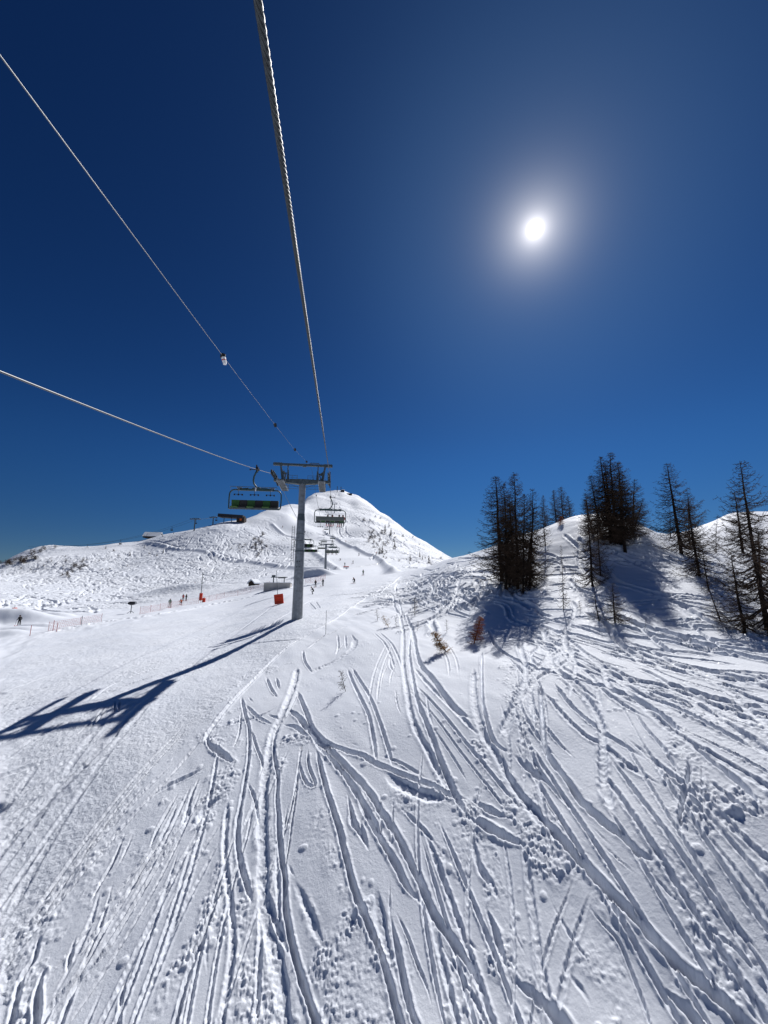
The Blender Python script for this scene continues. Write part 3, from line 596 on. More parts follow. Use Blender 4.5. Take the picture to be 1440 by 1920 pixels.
def fan(n, x0, x1, y0, y1, wd, dp, apex, seed):
    """pairs of fine ski marks running down from the shoulder"""
    rn = random.Random(seed); ax, ay = hit(*apex)
    for k in range(n):
        x, y = hit(rn.uniform(x0, x1), rn.uniform(y0, y1)); dx, dy = x - ax, y - ay; l = math.hypot(dx, dy); dx /= l; dy /= l
        t_ = rn.gauss(0, .15); dx, dy = dx * math.cos(t_) - dy * math.sin(t_), dx * math.sin(t_) + dy * math.cos(t_)
        ln = rn.uniform(3, 9); cv = rn.uniform(-.5, .5); gp = rn.uniform(.16, .26)
        for sd_ in ((-gp, gp) if rn.random() < .65 else (0,)):
            pts = [(x + dx * ln * (q / 6 - .5) - dy * (sd_ + cv * math.sin(q / 6 * 3)), y + dy * ln * (q / 6 - .5) + dx * (sd_ + cv * math.sin(q / 6 * 3))) for q in range(7)]
            carve(pts, wd * rn.uniform(.7, 1.4), dp * rn.uniform(.6, 1.3), .5, 0, taper=1.5, rag=.2, seed=k, crumb=.2)
fan(6, 380, 900, 1350, 1900, .11, .065, (700, 1140), 1)
fan(14, 80, 500, 1480, 1900, .11, .065, (560, 1200), 2)
fan(9, 850, 1100, 1300, 1900, .11, .065, (860, 1150), 3)
fan(8, 1280, 1440, 1450, 1900, .12, .07, (860, 1150), 6)
fan(14, 950, 1440, 1180, 1330, .16, .09, (860, 1150), 7)
fan(6, 560, 900, 1200, 1350, .11, .06, (730, 1090), 4)
squiggles(26, [(880,1060),(1430,1080),(1430,1180),(900,1180)], .35, .2, 9, 1.0, side=1.0)
squiggles(14, [(900,1050),(1090,985),(1200,1000),(1200,1050),(900,1080)], .4, .16, 10, 1.2, side=1.0)
squiggles(26, [(0,1270),(300,1230),(450,1200),(420,1260),(200,1440),(0,1500)], .25, .05, 14, .5)

# ------------------------------------------------------------------ build the snow surface
near = (RG < 75) & (Y > 0)
GRB = GRM.copy()
for _ in range(3):
    GRB[1:-1, 1:-1] = (GRB[1:-1, 1:-1] * 2 + GRB[:-2, 1:-1] + GRB[2:, 1:-1] + GRB[1:-1, :-2] + GRB[1:-1, 2:]) / 6
DEP *= 1 - 0.85 * CATM * (BRM > 0.3)
D = DEP + BRM * (1 - 0.85 * MSK)
xn = X[near]; yn = Y[near]; rn = ROU[near]; gn = GRB[near]; mk = MSK[near]
fine = fbm(xn / 0.55, yn / 0.55, 4, 21, 0.6) * 0.026 * (0.25 + 1.0 * gn)
fine += fbm(xn / 0.13, yn / 0.13, 2, 25) * 0.027 * gn * (0.6 + 0.6 * vnoise(xn / 2.3, yn / 2.3, 26))
wind = fbm(xn / 1.6 + 0.3 * yn, yn / 3.8, 3, 41) * 0.06 * (1 - gn) * (1 + 1.2 * sstep(28, 45, RG[near]))
c1 = clods(xn, yn, 0.125, 50, 0.75); c2 = clods(xn + 3.3, yn + 1.7, 0.27, 60, 0.40); c3 = clods(xn, yn, 0.07, 70, 0.8)
rm = np.clip(rn * (0.75 + 0.8 * vnoise(xn / 0.7, yn / 0.7, 71)), 0, 1.4)
pick = sstep(-0.35, 0.35, vnoise(xn / 0.33, yn / 0.33, 73))
rg_ = 0.5 - np.abs(fbm(xn / 0.16, yn / 0.16, 3, 74, 0.6))
lump = rm * (0.085 * rg_ + (c1 * 0.9 + c3 * 0.7) * pick) + np.clip(rm - 0.5, 0, 1) * 1.2 * c2 * (1 - pick)
spr = clods(xn + 9.1, yn - 4.7, 0.22, 80, 0.07) * 0.40 * (1 - gn) * (1 - sstep(18, 26, RG[near]))
lump += mk * 0.035 * fbm(xn / 0.10, yn / 0.10, 2, 140)
lump += gn * c3 * 0.45 * sstep(-0.2, 0.5, vnoise(xn / 3.1, yn / 3.1, 72))
Dn = D[near] + fine + wind + lump * 0.8 + spr * (1 - mk)
D[near] = Dn
far = (RG > 120) & (RG < 1100) & (np.abs(AZ)[None, :] < R(50))
xf = X[far]; yf = Y[far]; gf = GRB[far]
D[far] += (fbm(xf / 6, yf / 6, 2, 90, 0.6) * 0.30 + fbm(xf / 2.2, yf / 2.2, 2, 95) * 0.45) * (1 - 0.93 * gf) * sstep(120, 260, RG[far]) * (0.2 + 0.9 * sstep(-0.35, 0.45, fbm(xf / 45, yf / 45, 3, 111, 0.6)))
mid = (RG >= 75) & (RG < 260) & (np.abs(AZ)[None, :] < R(50))
D[mid] += fbm(X[mid] / 1.6, Y[mid] / 1.6, 3, 97) * 0.10 * (1 - 0.8 * GRB[mid])
Z = ZB + D + ZM

def add_attr(me, name, vals):
    a = me.attributes.new(name, 'FLOAT', 'POINT'); a.data.foreach_set('value', vals.astype(np.float32))
def grid_mesh(name, i0, i1, mat, centre=False):
    rows = i1 - i0
    P = np.stack([X[i0:i1], Y[i0:i1], Z[i0:i1]], -1).reshape(-1, 3)
    idx = np.arange(rows * NA).reshape(rows, NA)
    q = np.stack([idx[:-1, :-1], idx[:-1, 1:], idx[1:, 1:], idx[1:, :-1]], -1).reshape(-1, 4)[:, ::-1]
    me = bpy.data.meshes.new(name)
    me.vertices.add(len(P)); me.vertices.foreach_set('co', P.astype(np.float32).ravel())
    nf = len(q)
    me.loops.add(nf * 4); me.loops.foreach_set('vertex_index', q.astype(np.int32).ravel())
    me.polygons.add(nf); me.polygons.foreach_set('loop_start', np.arange(0, nf * 4, 4, dtype=np.int32))
    me.polygons.foreach_set('use_smooth', np.ones(nf, bool))
    me.update(calc_edges=True)
    add_attr(me, 'groomed', GRB[i0:i1].ravel())
    me.materials.append(mat)
    o = bpy.data.objects.new(name, me); COL.objects.link(o); o['kind'] = 'structure'
    return o

def new_mat(name):
    m = bpy.data.materials.new(name); m.use_nodes = True
    t = m.node_tree; b = t.nodes['Principled BSDF']
    return m, t, b
def snow_material(name, scale, strength, dist, patch=0.6):
    m, t, b = new_mat(name)
    b.inputs['Base Color'].default_value = (0.80, 0.83, 0.875, 1)
    b.inputs['Roughness'].default_value = 0.72
    b.inputs['Specular IOR Level'].default_value = 0.30
    tc = N(t, 'ShaderNodeTexCoord'); at = N(t, 'ShaderNodeAttribute', attribute_name='groomed')
    n1 = N(t, 'ShaderNodeTexNoise'); n1.inputs['Scale'].default_value = scale; n1.inputs['Detail'].default_value = 8; n1.inputs['Roughness'].default_value = 0.68
    t.links.new(tc.outputs['Object'], n1.inputs['Vector'])
    mr = N(t, 'ShaderNodeMapRange'); mr.inputs['To Min'].default_value = strength[0]; mr.inputs['To Max'].default_value = strength[1]
    t.links.new(at.outputs['Fac'], mr.inputs['Value'])
    n3 = N(t, 'ShaderNodeTexNoise'); n3.inputs['Scale'].default_value = scale * 0.022; n3.inputs['Detail'].default_value = 3
    t.links.new(tc.outputs['Object'], n3.inputs['Vector'])
    m3 = N(t, 'ShaderNodeMapRange'); m3.inputs['From Min'].default_value = 0.38; m3.inputs['From Max'].default_value = 0.62; m3.inputs['To Min'].default_value = patch; m3.inputs['To Max'].default_value = 1.0
    t.links.new(n3.outputs['Fac'], m3.inputs['Value'])
    mm = N(t, 'ShaderNodeMath', operation='MULTIPLY'); t.links.new(mr.outputs[0], mm.inputs[0]); t.links.new(m3.outputs[0], mm.inputs[1])
    bp = N(t, 'ShaderNodeBump'); bp.inputs['Distance'].default_value = dist
    t.links.new(mm.outputs[0], bp.inputs['Strength']); t.links.new(n1.outputs['Fac'], bp.inputs['Height'])
    t.links.new(bp.outputs['Normal'], b.inputs['Normal'])
    # faint variation of the snow's own colour: old, wind-packed and fresh snow
    n2 = N(t, 'ShaderNodeTexNoise'); n2.inputs['Scale'].default_value = scale * 0.03; n2.inputs['Detail'].default_value = 5
    t.links.new(tc.outputs['Object'], n2.inputs['Vector'])
    cr_ = N(t, 'ShaderNodeValToRGB')
    cr_.color_ramp.elements[0].position = 0.35; cr_.color_ramp.elements[0].color = (0.70, 0.735, 0.805, 1)
    cr_.color_ramp.elements[1].position = 0.65; cr_.color_ramp.elements[1].color = (0.76, 0.79, 0.85, 1)
    t.links.new(n2.outputs['Fac'], cr_.inputs['Fac']); t.links.new(cr_.outputs['Color'], b.inputs['Base Color'])
    # ice crystals: sparse tiny smooth facets that catch the sun
    vo = N(t, 'ShaderNodeTexVoronoi'); vo.inputs['Scale'].default_value = scale * 3.0
    t.links.new(tc.outputs['Object'], vo.inputs['Vector'])
    lt = N(t, 'ShaderNodeMath', operation='GREATER_THAN'); lt.inputs[1].default_value = 0.985
    sep = N(t, 'ShaderNodeSeparateColor'); t.links.new(vo.outputs['Color'], sep.inputs[0]); t.links.new(sep.outputs[0], lt.inputs[0])
    r2 = N(t, 'ShaderNodeMapRange'); r2.inputs['To Min'].default_value = 0.72; r2.inputs['To Max'].default_value = 0.3
    t.links.new(lt.outputs[0], r2.inputs['Value']); t.links.new(r2.outputs[0], b.inputs['Roughness'])
    return m
M_near = snow_material('snow_near', 9.0, (0.45, 0.9), 0.07)
M_far = snow_material('snow_far', 0.9, (0.65, 0.15), 1.4, 0.2)
isp = int(np.searchsorted(RR, 118))
grid_mesh('ground', 0, isp + 1, M_near)
grid_mesh('mountain', isp, NR, M_far)

# ================================================================== objects
def tag(o, label=None, cat=None, group=None, kind=None):
    if label: o['label'] = label
    if cat: o['category'] = cat
    if group: o['group'] = group
    if kind: o['kind'] = kind
    return o
def empty(name, loc, rz=0.0, scale=1.0):
    o = bpy.data.objects.new(name, None); COL.objects.link(o)
    o.location = loc; o.rotation_euler = (0, 0, rz); o.scale = (scale,) * 3; o.empty_display_size = 0.3
    return o
def mat(name, col, rough=0.6, metal=0.0, var=0.12, vscale=6.0, spec=0.4):
    """painted / metal / cloth surface with a little procedural wear"""
    m, t, b = new_mat(name)
    b.inputs['Roughness'].default_value = rough; b.inputs['Metallic'].default_value = metal
    b.inputs['Specular IOR Level'].default_value = spec
    tc = N(t, 'ShaderNodeTexCoord'); n = N(t, 'ShaderNodeTexNoise')
    n.inputs['Scale'].default_value = vscale; n.inputs['Detail'].default_value = 6
    t.links.new(tc.outputs['Object'], n.inputs['Vector'])
    r = N(t, 'ShaderNodeValToRGB')
    r.color_ramp.elements[0].position = 0.3; r.color_ramp.elements[1].position = 0.7
    r.color_ramp.elements[0].color = tuple(c * (1 - var) for c in col) + (1,)
    r.color_ramp.elements[1].color = tuple(min(c * (1 + var), 1) for c in col) + (1,)
    t.links.new(n.outputs['Fac'], r.inputs['Fac']); t.links.new(r.outputs['Color'], b.inputs['Base Color'])
    bp = N(t, 'ShaderNodeBump'); bp.inputs['Strength'].default_value = 0.15; bp.inputs['Distance'].default_value = 0.01
    t.links.new(n.outputs['Fac'], bp.inputs['Height']); t.links.new(bp.outputs['Normal'], b.inputs['Normal'])
    return m
GALV = mat('galvanised_steel', (0.25, 0.265, 0.28), 0.5, 0.6, 0.25, 3.0)
GALV_DARK = mat('weathered_steel', (0.085, 0.11, 0.12), 0.55, 0.4, 0.3, 5.0)
STEEL_BLACK = mat('black_rubber', (0.012, 0.012, 0.014), 0.7)
ROPE = mat('steel_rope', (0.055, 0.062, 0.066), 0.5, 0.45, 0.35, 30.0)
WIRE, _t, _b = new_mat('zinc_wire')
_b.inputs['Base Color'].default_value = (0.12, 0.125, 0.13, 1); _b.inputs['Metallic'].default_value = 0.5; _b.inputs['Roughness'].default_value = 0.45
TEAL = mat('dull_green_paint', (0.045, 0.085, 0.085), 0.45, 0.2, 0.2)
GREEN = mat('green_seat_vinyl', (0.012, 0.085, 0.010), 0.6)
BLACKV = mat('black_seat_vinyl', (0.010, 0.010, 0.012), 0.6)
LIME = mat('pale_green_seat_edge', (0.10, 0.17, 0.05), 0.6)
GREYP = mat('grey_seat_shell', (0.22, 0.23, 0.20), 0.55, 0.1, 0.1)
REDP = mat('orange_red_pad', (0.62, 0.045, 0.015), 0.7, 0, 0.15)
PINKN = mat('faded_red_netting', (0.45, 0.10, 0.10), 0.8)
WHITEP = mat('white_paint', (0.75, 0.75, 0.75), 0.5)
WOOD = mat('dark_weathered_wood', (0.035, 0.022, 0.016), 0.8, 0, 0.4, 2.0)
BARK = mat('larch_bark', (0.022, 0.016, 0.013), 0.9, 0, 0.4, 9.0, 0.1)
TWIG = mat('larch_twigs', (0.060, 0.040, 0.028), 0.9, 0, 0.35, 1.5, 0.1)
RUST = mat('russet_twigs', (0.27, 0.085, 0.025), 0.9, 0, 0.35, 8.0, 0.1)
OCHRE = mat('golden_brown_twigs', (0.30, 0.16, 0.05), 0.9, 0, 0.35, 8.0, 0.1)
CONCRETE = mat('pale_weathered_panel', (0.52, 0.49, 0.45), 0.8, 0, 0.15, 1.0)
SNOWROOF = mat('roof_snow', (0.8, 0.83, 0.87), 0.9)
DARKGREY = mat('dark_grey_cloth', (0.02, 0.022, 0.028), 0.8)
BLACKC = mat('black_cloth', (0.008, 0.008, 0.01), 0.8)
REDC = mat('red_jacket', (0.45, 0.02, 0.015), 0.7)
ORANGEC = mat('orange_jacket', (0.60, 0.12, 0.02), 0.7)
GREENC = mat('grey_green_jacket', (0.12, 0.20, 0.14), 0.7)
BLUEC = mat('blue_jacket', (0.02, 0.06, 0.22), 0.7)
PALEC = mat('pale_trousers', (0.35, 0.38, 0.33), 0.7)
SKIN = mat('skin', (0.5, 0.3, 0.22), 0.6)

class MB:
    def __init__(s): s.v = []; s.f = []; s.m = []; s.mi = 0
    def add(s, vs, fs):
        n = len(s.v); s.v.extend(vs); s.f.extend([tuple(i + n for i in f) for f in fs]); s.m.extend([s.mi] * len(fs))
    def box(s, c, d, M=None, bev=0.0):
        x, y, z = d[0] / 2, d[1] / 2, d[2] / 2
        b = min(bev, x * .5, y * .5, z * .5)
        if b <= 0:
            vs = [Vector((i * x, j * y, k * z)) for i in (-1, 1) for j in (-1, 1) for k in (-1, 1)]
            fs = [(0, 1, 3, 2), (4, 6, 7, 5), (0, 4, 5, 1), (2, 3, 7, 6), (0, 2, 6, 4), (1, 5, 7, 3)]
        else:
            bm = bmesh.new(); bmesh.ops.create_cube(bm, size=1)
            for v in bm.verts: v.co = Vector((v.co.x * 2 * x, v.co.y * 2 * y, v.co.z * 2 * z))
            bmesh.ops.bevel(bm, geom=bm.edges[:], offset=b, segments=2, affect='EDGES', profile=0.7)
            bm.verts.index_update(); vs = [v.co.copy() for v in bm.verts]; fs = [tuple(v.index for v in f.verts) for f in bm.faces]; bm.free()
        M = M or Matrix.Identity(4)
        s.add([M @ v + Vector(c) if not isinstance(c, Matrix) else v for v in vs], fs)
    def tube(s, pts, r, n=8, cap=True):
        """swept round tube; r one radius or one per point"""
        P = [Vector(p) for p in pts]; rs = r if isinstance(r, (list, tuple)) else [r] * len(P)
        vs = []; up = None
        for i, p in enumerate(P):
            d = (P[min(i + 1, len(P) - 1)] - P[max(i - 1, 0)]).normalized()
            if up is None:
                up = Vector((0, 0, 1)) if abs(d.z) < 0.9 else Vector((1, 0, 0))
            a = d.cross(up).normalized(); b = a.cross(d).normalized(); up = b
            for k in range(n):
                t = 2 * math.pi * k / n; vs.append(p + (a * math.cos(t) + b * math.sin(t)) * rs[i])
        fs = []
        for i in range(len(P) - 1):
            for k in range(n):
                k2 = (k + 1) % n; fs.append((i * n + k, i * n + k2, (i + 1) * n + k2, (i + 1) * n + k))
        if cap: fs.append(tuple(range(n))[::-1]); fs.append(tuple((len(P) - 1) * n + k for k in range(n)))
        s.add(vs, fs)
    def disc(s, c, axis, r, w, n=20):
        a = Vector(axis).normalized() * w / 2; s.tube([Vector(c) - a, Vector(c) + a], r, n)
    def build(s, name, mats, parent=None, loc=None, smooth_=False, link=True):
        me = bpy.data.meshes.new(name); me.from_pydata([tuple(v) for v in s.v], [], s.f)
        mats = mats if isinstance(mats, (list, tuple)) else [mats]
        for m in mats: me.materials.append(m)
        if len(mats) > 1: me.polygons.foreach_set('material_index', s.m)
        me.update()
        bm = bmesh.new(); bm.from_mesh(me); bmesh.ops.recalc_face_normals(bm, faces=bm.faces); bm.to_mesh(me); bm.free()
        if smooth_:
            me.shade_smooth() if hasattr(me, 'shade_smooth') else me.polygons.foreach_set('use_smooth', [True] * len(me.polygons))
        o = bpy.data.objects.new(name, me); COL.objects.link(o)
        if parent: o.parent = parent
        if loc: o.location = loc
        return o
def copy_tree(o, parent=None):
    c = o.copy(); COL.objects.link(c); c.parent = parent
    for ch in list(o.children): copy_tree(ch, c)
    return c
def ground(px, py, rmin=4.0):
    x, y = hit(px, py, rmin); return Vector((x, y, float(zat(x, y))))
def at_depth(px, py, d):
    """point on a photo pixel's line of sight at a distance along the viewing axis"""
    u = (px - 720) / 720.0 * d; v = (960 - py) / 720.0 * d
    return Vector((u, d * CP - v * SP, d * SP + v * CP))

# ------------------------------------------------------------------ the chairlift line
PB = ground(557, 1160)                       # foot of the near pylon
R0 = Vector((-0.63, 1.42, 2.86))             # the rope passing just above the viewer
ARM_H = 11.0 - PB.z
def perp(u): return Vector((u.y, -u.x, 0))
u = Vector((R0.x - PB.x, R0.y - PB.y, 0)).normalized() * -1
for _ in range(5):                            # line direction such that the up-going rope runs R0 -> right end of the arm
    tgt = Vector((PB.x, PB.y, 0)) + perp(u) * 2.95
    u = Vector((tgt.x - R0.x, tgt.y - R0.y, 0)).normalized()
HEAD = math.atan2(-u.x, u.y)                  # rotation about Z that turns +Y onto the line direction
RB = perp(u) * 2.95; LB = -RB
ROPE_Z = PB.z + ARM_H + 0.62
P2 = ground(610, 1073); P2H = 11.8
def rope_pts(a, b, sag, n=40):
    return [a.lerp(b, i / n) - Vector((0, 0, 4 * sag * (i / n) * (1 - i / n))) for i in range(n + 1)]
RT = Vector((PB.x, PB.y, ROPE_Z)) + RB; LT = Vector((PB.x, PB.y, ROPE_Z)) + LB
u2 = Vector((P2.x - PB.x, P2.y - PB.y, 0)).normalized(); HEAD2 = math.atan2(-u2.x, u2.y)
RT2 = Vector((P2.x, P2.y, P2.z + P2H + .6)) + perp(u2) * 2.95; LT2 = Vector((P2.x, P2.y, P2.z + P2H + .6)) - perp(u2) * 2.95
P3 = ground(618, 1003); P4 = ground(627, 962); P5 = ground(640, 936, 700)
TOPR = [P3 + Vector((2.9, 0, 13)), P4 + Vector((2.9, 0, 12)), P5 + Vector((2.9, 0, 9))]
TOPL = [P3 + Vector((-2.9, 0, 13)), P4 + Vector((-2.9, 0, 12)), P5 + Vector((-2.9, 0, 9))]
def stranded(pts, r, lay, nst=6, step=0.03, upto=14.0):
    """rope of six laid strands round a core near the viewer, a plain round rope beyond"""
    m = MB(); P = [Vector(p) for p in pts]
    L = [0.0]
    for a, b in zip(P, P[1:]): L.append(L[-1] + (b - a).length)
    def pt(s):
        for i in range(len(P) - 1):
            if s <= L[i + 1] or i == len(P) - 2: return P[i].lerp(P[i + 1], (s - L[i]) / (L[i + 1] - L[i])), (P[i + 1] - P[i]).normalized()
    lim = min(upto, L[-1])
    ns = int(lim / step)
    for k in range(nst):
        q = []
        for i in range(ns + 1):
            p, d = pt(i * step); a = d.cross(Vector((0, 0, 1))).normalized(); b = a.cross(d)
            t = 2 * math.pi * (k / nst + i * step / lay)
            q.append(p + (a * math.cos(t) + b * math.sin(t)) * r * 0.66)
        m.tube(q, r * 0.36, 7, cap=False)
    rest = [pt(lim - step)[0]] + [p for p, l in zip(P, L) if l > lim]
    if len(rest) > 1: m.tube(rest, r * 0.98, 10)
    return m
d0 = (RT - R0).normalized()
rp = [R0 - d0 * 7] + [R0.lerp(RT - d0 * 2.2, t / 30) for t in range(31)]
m = stranded(rp, 0.0235, 0.30, upto=46)
nx = rope_pts(RT + Vector((u2.x, u2.y, 0.02)) * 2.4, RT2, 2.6)
m.tube([RT - d0 * 2.2, RT - d0 * 1.0 + Vector((0, 0, .02)), RT + Vector((u2.x, u2.y, .02)) * 1.2] + nx, 0.024, 8)
a = RT2
for b, sg in zip(TOPR, (6, 5, 5)):
    m.tube(rope_pts(a, b, sg, 20), 0.035, 6); a = b
o = m.build('haul_rope', ROPE, smooth_=True)
tag(o, 'thick twisted steel rope from above the viewer to the near pylon\'s right arm', 'cable')
dl = d0.copy()
far = LT - dl * 46
lp = rope_pts(far, LT - dl * 2.2, 0.30, 30)
m = stranded(lp[::-1] + [], 0.0235, 0.30, upto=0.5)
nl = rope_pts(LT + Vector((u2.x, u2.y, 0.02)) * 2.4, LT2, 2.6)
m.tube([LT - dl * 2.2, LT - dl * 1.0, LT + Vector((u2.x, u2.y, .02)) * 1.2] + nl, 0.024, 8)
a = LT2
for b, sg in zip(TOPL, (6, 5, 5)):
    m.tube(rope_pts(a, b, sg, 20), 0.035, 6); a = b
o = m.build('haul_rope', WIRE, smooth_=True)
tag(o, 'steel rope carrying the large empty chair to the near pylon\'s left arm', 'cable')
# thin signal line with markers, from the head of the near pylon out over the viewer's left
GT = at_depth(578, 869, 40.6)
A1 = at_depth(0, 104, 3.2); A2 = at_depth(418, 668, 11.5)
sl_ = []
Bz = [A1 + (A1 - A2) * 0.8, A1, A2, at_depth(516, 797, 20.5), at_depth(553, 843, 30), GT]
sp = [Vector(p) for p in Bz]
cat = smooth([tuple(p) for p in sp], 6) if False else None
q = []
S = [2 * sp[0] - sp[1]] + sp + [2 * sp[-1] - sp[-2]]
for i in range(1, len(S) - 2):
    for k in range(8):
        t = k / 8
        q.append(0.5 * ((2 * S[i]) + (-S[i - 1] + S[i + 1]) * t + (2 * S[i - 1] - 5 * S[i] + 4 * S[i + 1] - S[i + 2]) * t * t + (-S[i - 1] + 3 * S[i] - 3 * S[i + 1] + S[i + 2]) * t ** 3))
q.append(S[-2])
sc = empty('signal_cable', GT)
m = MB(); m.tube([p - GT for p in q], 0.007, 7); m.build('wire', WIRE, sc, smooth_=True)
tag(sc, 'thin sagging wire with a red and white tag, above the empty green chair', 'cable')
mk = MB(); c = A2 - GT + Vector((0.02, 0, -0.10))
mk.mi = 0; mk.tube([c + Vector((-.02, 0, .16)), c + Vector((-.02, 0, .05))], .075, 14)
mk.mi = 1; mk.tube([c + Vector((0, 0, .05)), c + Vector((.02, 0, -.02))], [.065, .06], 14)
mk.mi = 2; mk.tube([c + Vector((.02, 0, -.02)), c + Vector((.03, 0, -.05))], .0605, 14)
mk.mi = 1; mk.tube([c + Vector((.03, 0, -.05)), c + Vector((.06, 0, -.16))], [.06, .05], 14)
o = mk.build('marker_tag', [STEEL_BLACK, WHITEP, REDP], sc); o['label'] = 'white tag with red band and black clamp'
for p, r in ((sp[3], .075), (sp[4], .085), (GT.lerp(sp[4], .16), .085)):
    mk = MB(); mk.tube([p - GT + Vector((0, -.06, .06)), p - GT + Vector((0, 0, 0)), p - GT + Vector((.01, .05, -.10))], [r, r * 1.2, r * .7], 10)
    mk.build('cable_clamp', STEEL_BLACK, sc)
# wires running on beyond the pylon
m = MB(); m.tube(rope_pts(at_depth(523, 905, 40.5) + Vector((.0, 0, 0)), at_depth(561, 977, 43), 0.1, 8), 0.012, 6)
o = m.build('stay_wire', GALV_DARK); tag(o, 'thin dark wire hanging slantwise from the left side of the near pylon head', 'wire')
m = MB(); m.tube(rope_pts(at_depth(584, 877, 41), at_depth(600, 968, 46), 0.1, 8), 0.012, 6); m.disc(at_depth(593, 929, 43.5), (0, 0, 1), .06, .14, 8); m.disc(at_depth(588, 900, 42), (0, 0, 1), .06, .12, 8)
o = m.build('stay_wire', GALV_DARK); tag(o, 'thin dark wire with two small knots hanging just right of the near pylon post', 'wire')

# ------------------------------------------------------------------ lift pylon
def make_pylon(name, loc, head, H, detail=True, pr=(0.56, 0.36)):
    t = empty(name, loc, head)
    m = MB()
    # polygonal tapered mast in three sections with flanges
    def sec(z0, z1, r0, r1, n=12): m.tube([(0, 0, z0), (0, 0, z1)], [r0, r1], n)
    sec(-0.8, H * .47, pr[0], pr[0] * .84); sec(H * .47, H * .70, pr[0] * .84 - .003, pr[0] * .74); sec(H * .75, H - .25, pr[1], pr[1] * .97)
    m.build('mast', GALV, t)
    m = MB(); m.tube([(0, 0, H * .70), (0, 0, H * .75)], [pr[0] * .76, pr[1] * 1.02], 12)
    m.build('mast_collar', GALV_DARK, t)
    m = MB(); m.tube([(0, 0, H * .47), (0, 0, H * .475 + .06)], pr[0] * .92, 16); m.build('mast_flange', GALV_DARK, t)
    m = MB()   # cross-arm: tapered box girder
    for s in (-1, 1):
        n = len(m.v)
        m.add([Vector((0, -.34, H + .2)), Vector((0, .34, H + .2)), Vector((0, .34, H - .38)), Vector((0, -.34, H - .38)),
               Vector((s * 3.05, -.2, H + .13)), Vector((s * 3.05, .2, H + .13)), Vector((s * 3.05, .2, H - .08)), Vector((s * 3.05, -.2, H - .08))],
              [(0, 1, 5, 4), (1, 2, 6, 5), (2, 3, 7, 6), (3, 0, 4, 7), (4, 5, 6, 7)])
    m.build('cross_arm', GALV_DARK, t)
    for s in (-1, 1):
        rt = s * 2.95; m = MB()
        m.tube([(rt - s * .18, -2.5, H + .34), (rt - s * .18, -1.1, H + .42), (rt - s * .18, 0, H + .46), (rt - s * .18, 1.1, H + .42), (rt - s * .18, 2.5, H + .34)], .075, 6)
        for y in (-1.8, -.6, .6, 1.8): m.box((rt - s * .1, y, H + .26), (.12, .8, .14))
        m.box((rt - s * .1, 0, H + .25), (.3, .5, .35))
        sh = m.build('sheave_beam', GALV_DARK, t)
        for k in range(10 if detail else 6):
            m = MB()
            y = -2.35 + k * (4.7 / (9 if detail else 5)); z = H + .36 - .10 * (y / 2.35) ** 2
            m.disc((rt, y, z), (1, 0, 0), .27, .13, 16 if detail else 10)
            m.build('sheave_wheel', STEEL_BLACK, sh)
        m = MB(); px = rt - s * 0.85                      # catwalk inside the sheaves
        m.box((px, 0, H - .52), (.72, 4.6, .05))
        for y in [-2.3 + .23 * i for i in range(21)] if detail else []: m.box((px, y, H - .565), (.6, .03, .04))
        for sx in (-.33, .33): m.box((px + sx, 0, H - .50), (.05, 4.6, .14))
        for y in (-1.9, -.7, .7, 1.9):
            for sx in (-.33, .33): m.box((px + sx * 1.05, y, H - .22), (.045, .045, .6))
        m.build('catwalk', GALV, t)
        if detail:
            m = MB()
            for y in (-2.2, -.7, .8, 2.2): m.tube([(px - s * .36, y, H - .45), (px - s * .36, y, H + .55)], .018, 5)
            for z in (.1, .55): m.tube([(px - s * .36, -2.2, H + z), (px - s * .36, 2.2, H + z)], .018, 5)
            m.tube([(s * .55, -.22, H + .6), (s * 1.65, -.22, H + .6)], .02, 5); m.tube([(s * .55, -.22, H + .38), (s * 1.65, -.22, H + .38)], .016, 5)
            for x in (.55, 1.1, 1.65): m.tube([(s * x, -.22, H + .1), (s * x, -.22, H + .6)], .018, 5)
            m.build('guard_rail', GALV_DARK, t)
            m = MB()
            m.tube([(s * .34, -.1, H - .62), (s * 2.1, -.2, H - .58)], .022, 5); m.tube([(s * .34, -.1, H - .72), (s * 1.4, -.1, H - .34)], .022, 5)
            m.tube([(s * .34, .2, H - .80), (s * 2.2, .2, H - .75)], .02, 5)
            m.build('strut', GALV_DARK, t)
            # hoisting frame: triangular posts and a slim post each side
            m = MB()
            for y in (-.16, .16):
                m.add([Vector((s * 2.25, y, H + .1)), Vector((s * 1.95, y, H + .1)), Vector((s * 2.33, y, H + 1.78)), Vector((s * 2.48, y, H + 1.78)),
                       Vector((s * 2.25, y + .06, H + .1)), Vector((s * 1.95, y + .06, H + .1)), Vector((s * 2.33, y + .06, H + 1.78)), Vector((s * 2.48, y + .06, H + 1.78))],
                      [(0, 1, 2, 3), (4, 5, 6, 7), (0, 1, 5, 4), (1, 2, 6, 5), (2, 3, 7, 6), (3, 0, 4, 7)])
            m.add([Vector((s * 2.30, .02, H + .55)), Vector((s * 1.72, .02, H + .85)), Vector((s * 2.40, .02, H + 1.35)),
                   Vector((s * 2.30, .06, H + .55)), Vector((s * 1.72, .06, H + .85)), Vector((s * 2.40, .06, H + 1.35))], [(0, 1, 2), (3, 4, 5), (0, 1, 4, 3), (1, 2, 5, 4), (2, 0, 3, 5)])
            m.tube([(s * 1.98, 0, H + .15), (s * 1.75, 0, H + .95)], .06, 6)
            m.box((s * 1.62, 0, H + .92), (.10, .12, 1.7)); m.tube([(s * 1.50, 0, H + .12), (s * 1.56, 0, H + 1.2)], .06, 6)
            m.build('frame_post', GALV_DARK, t)
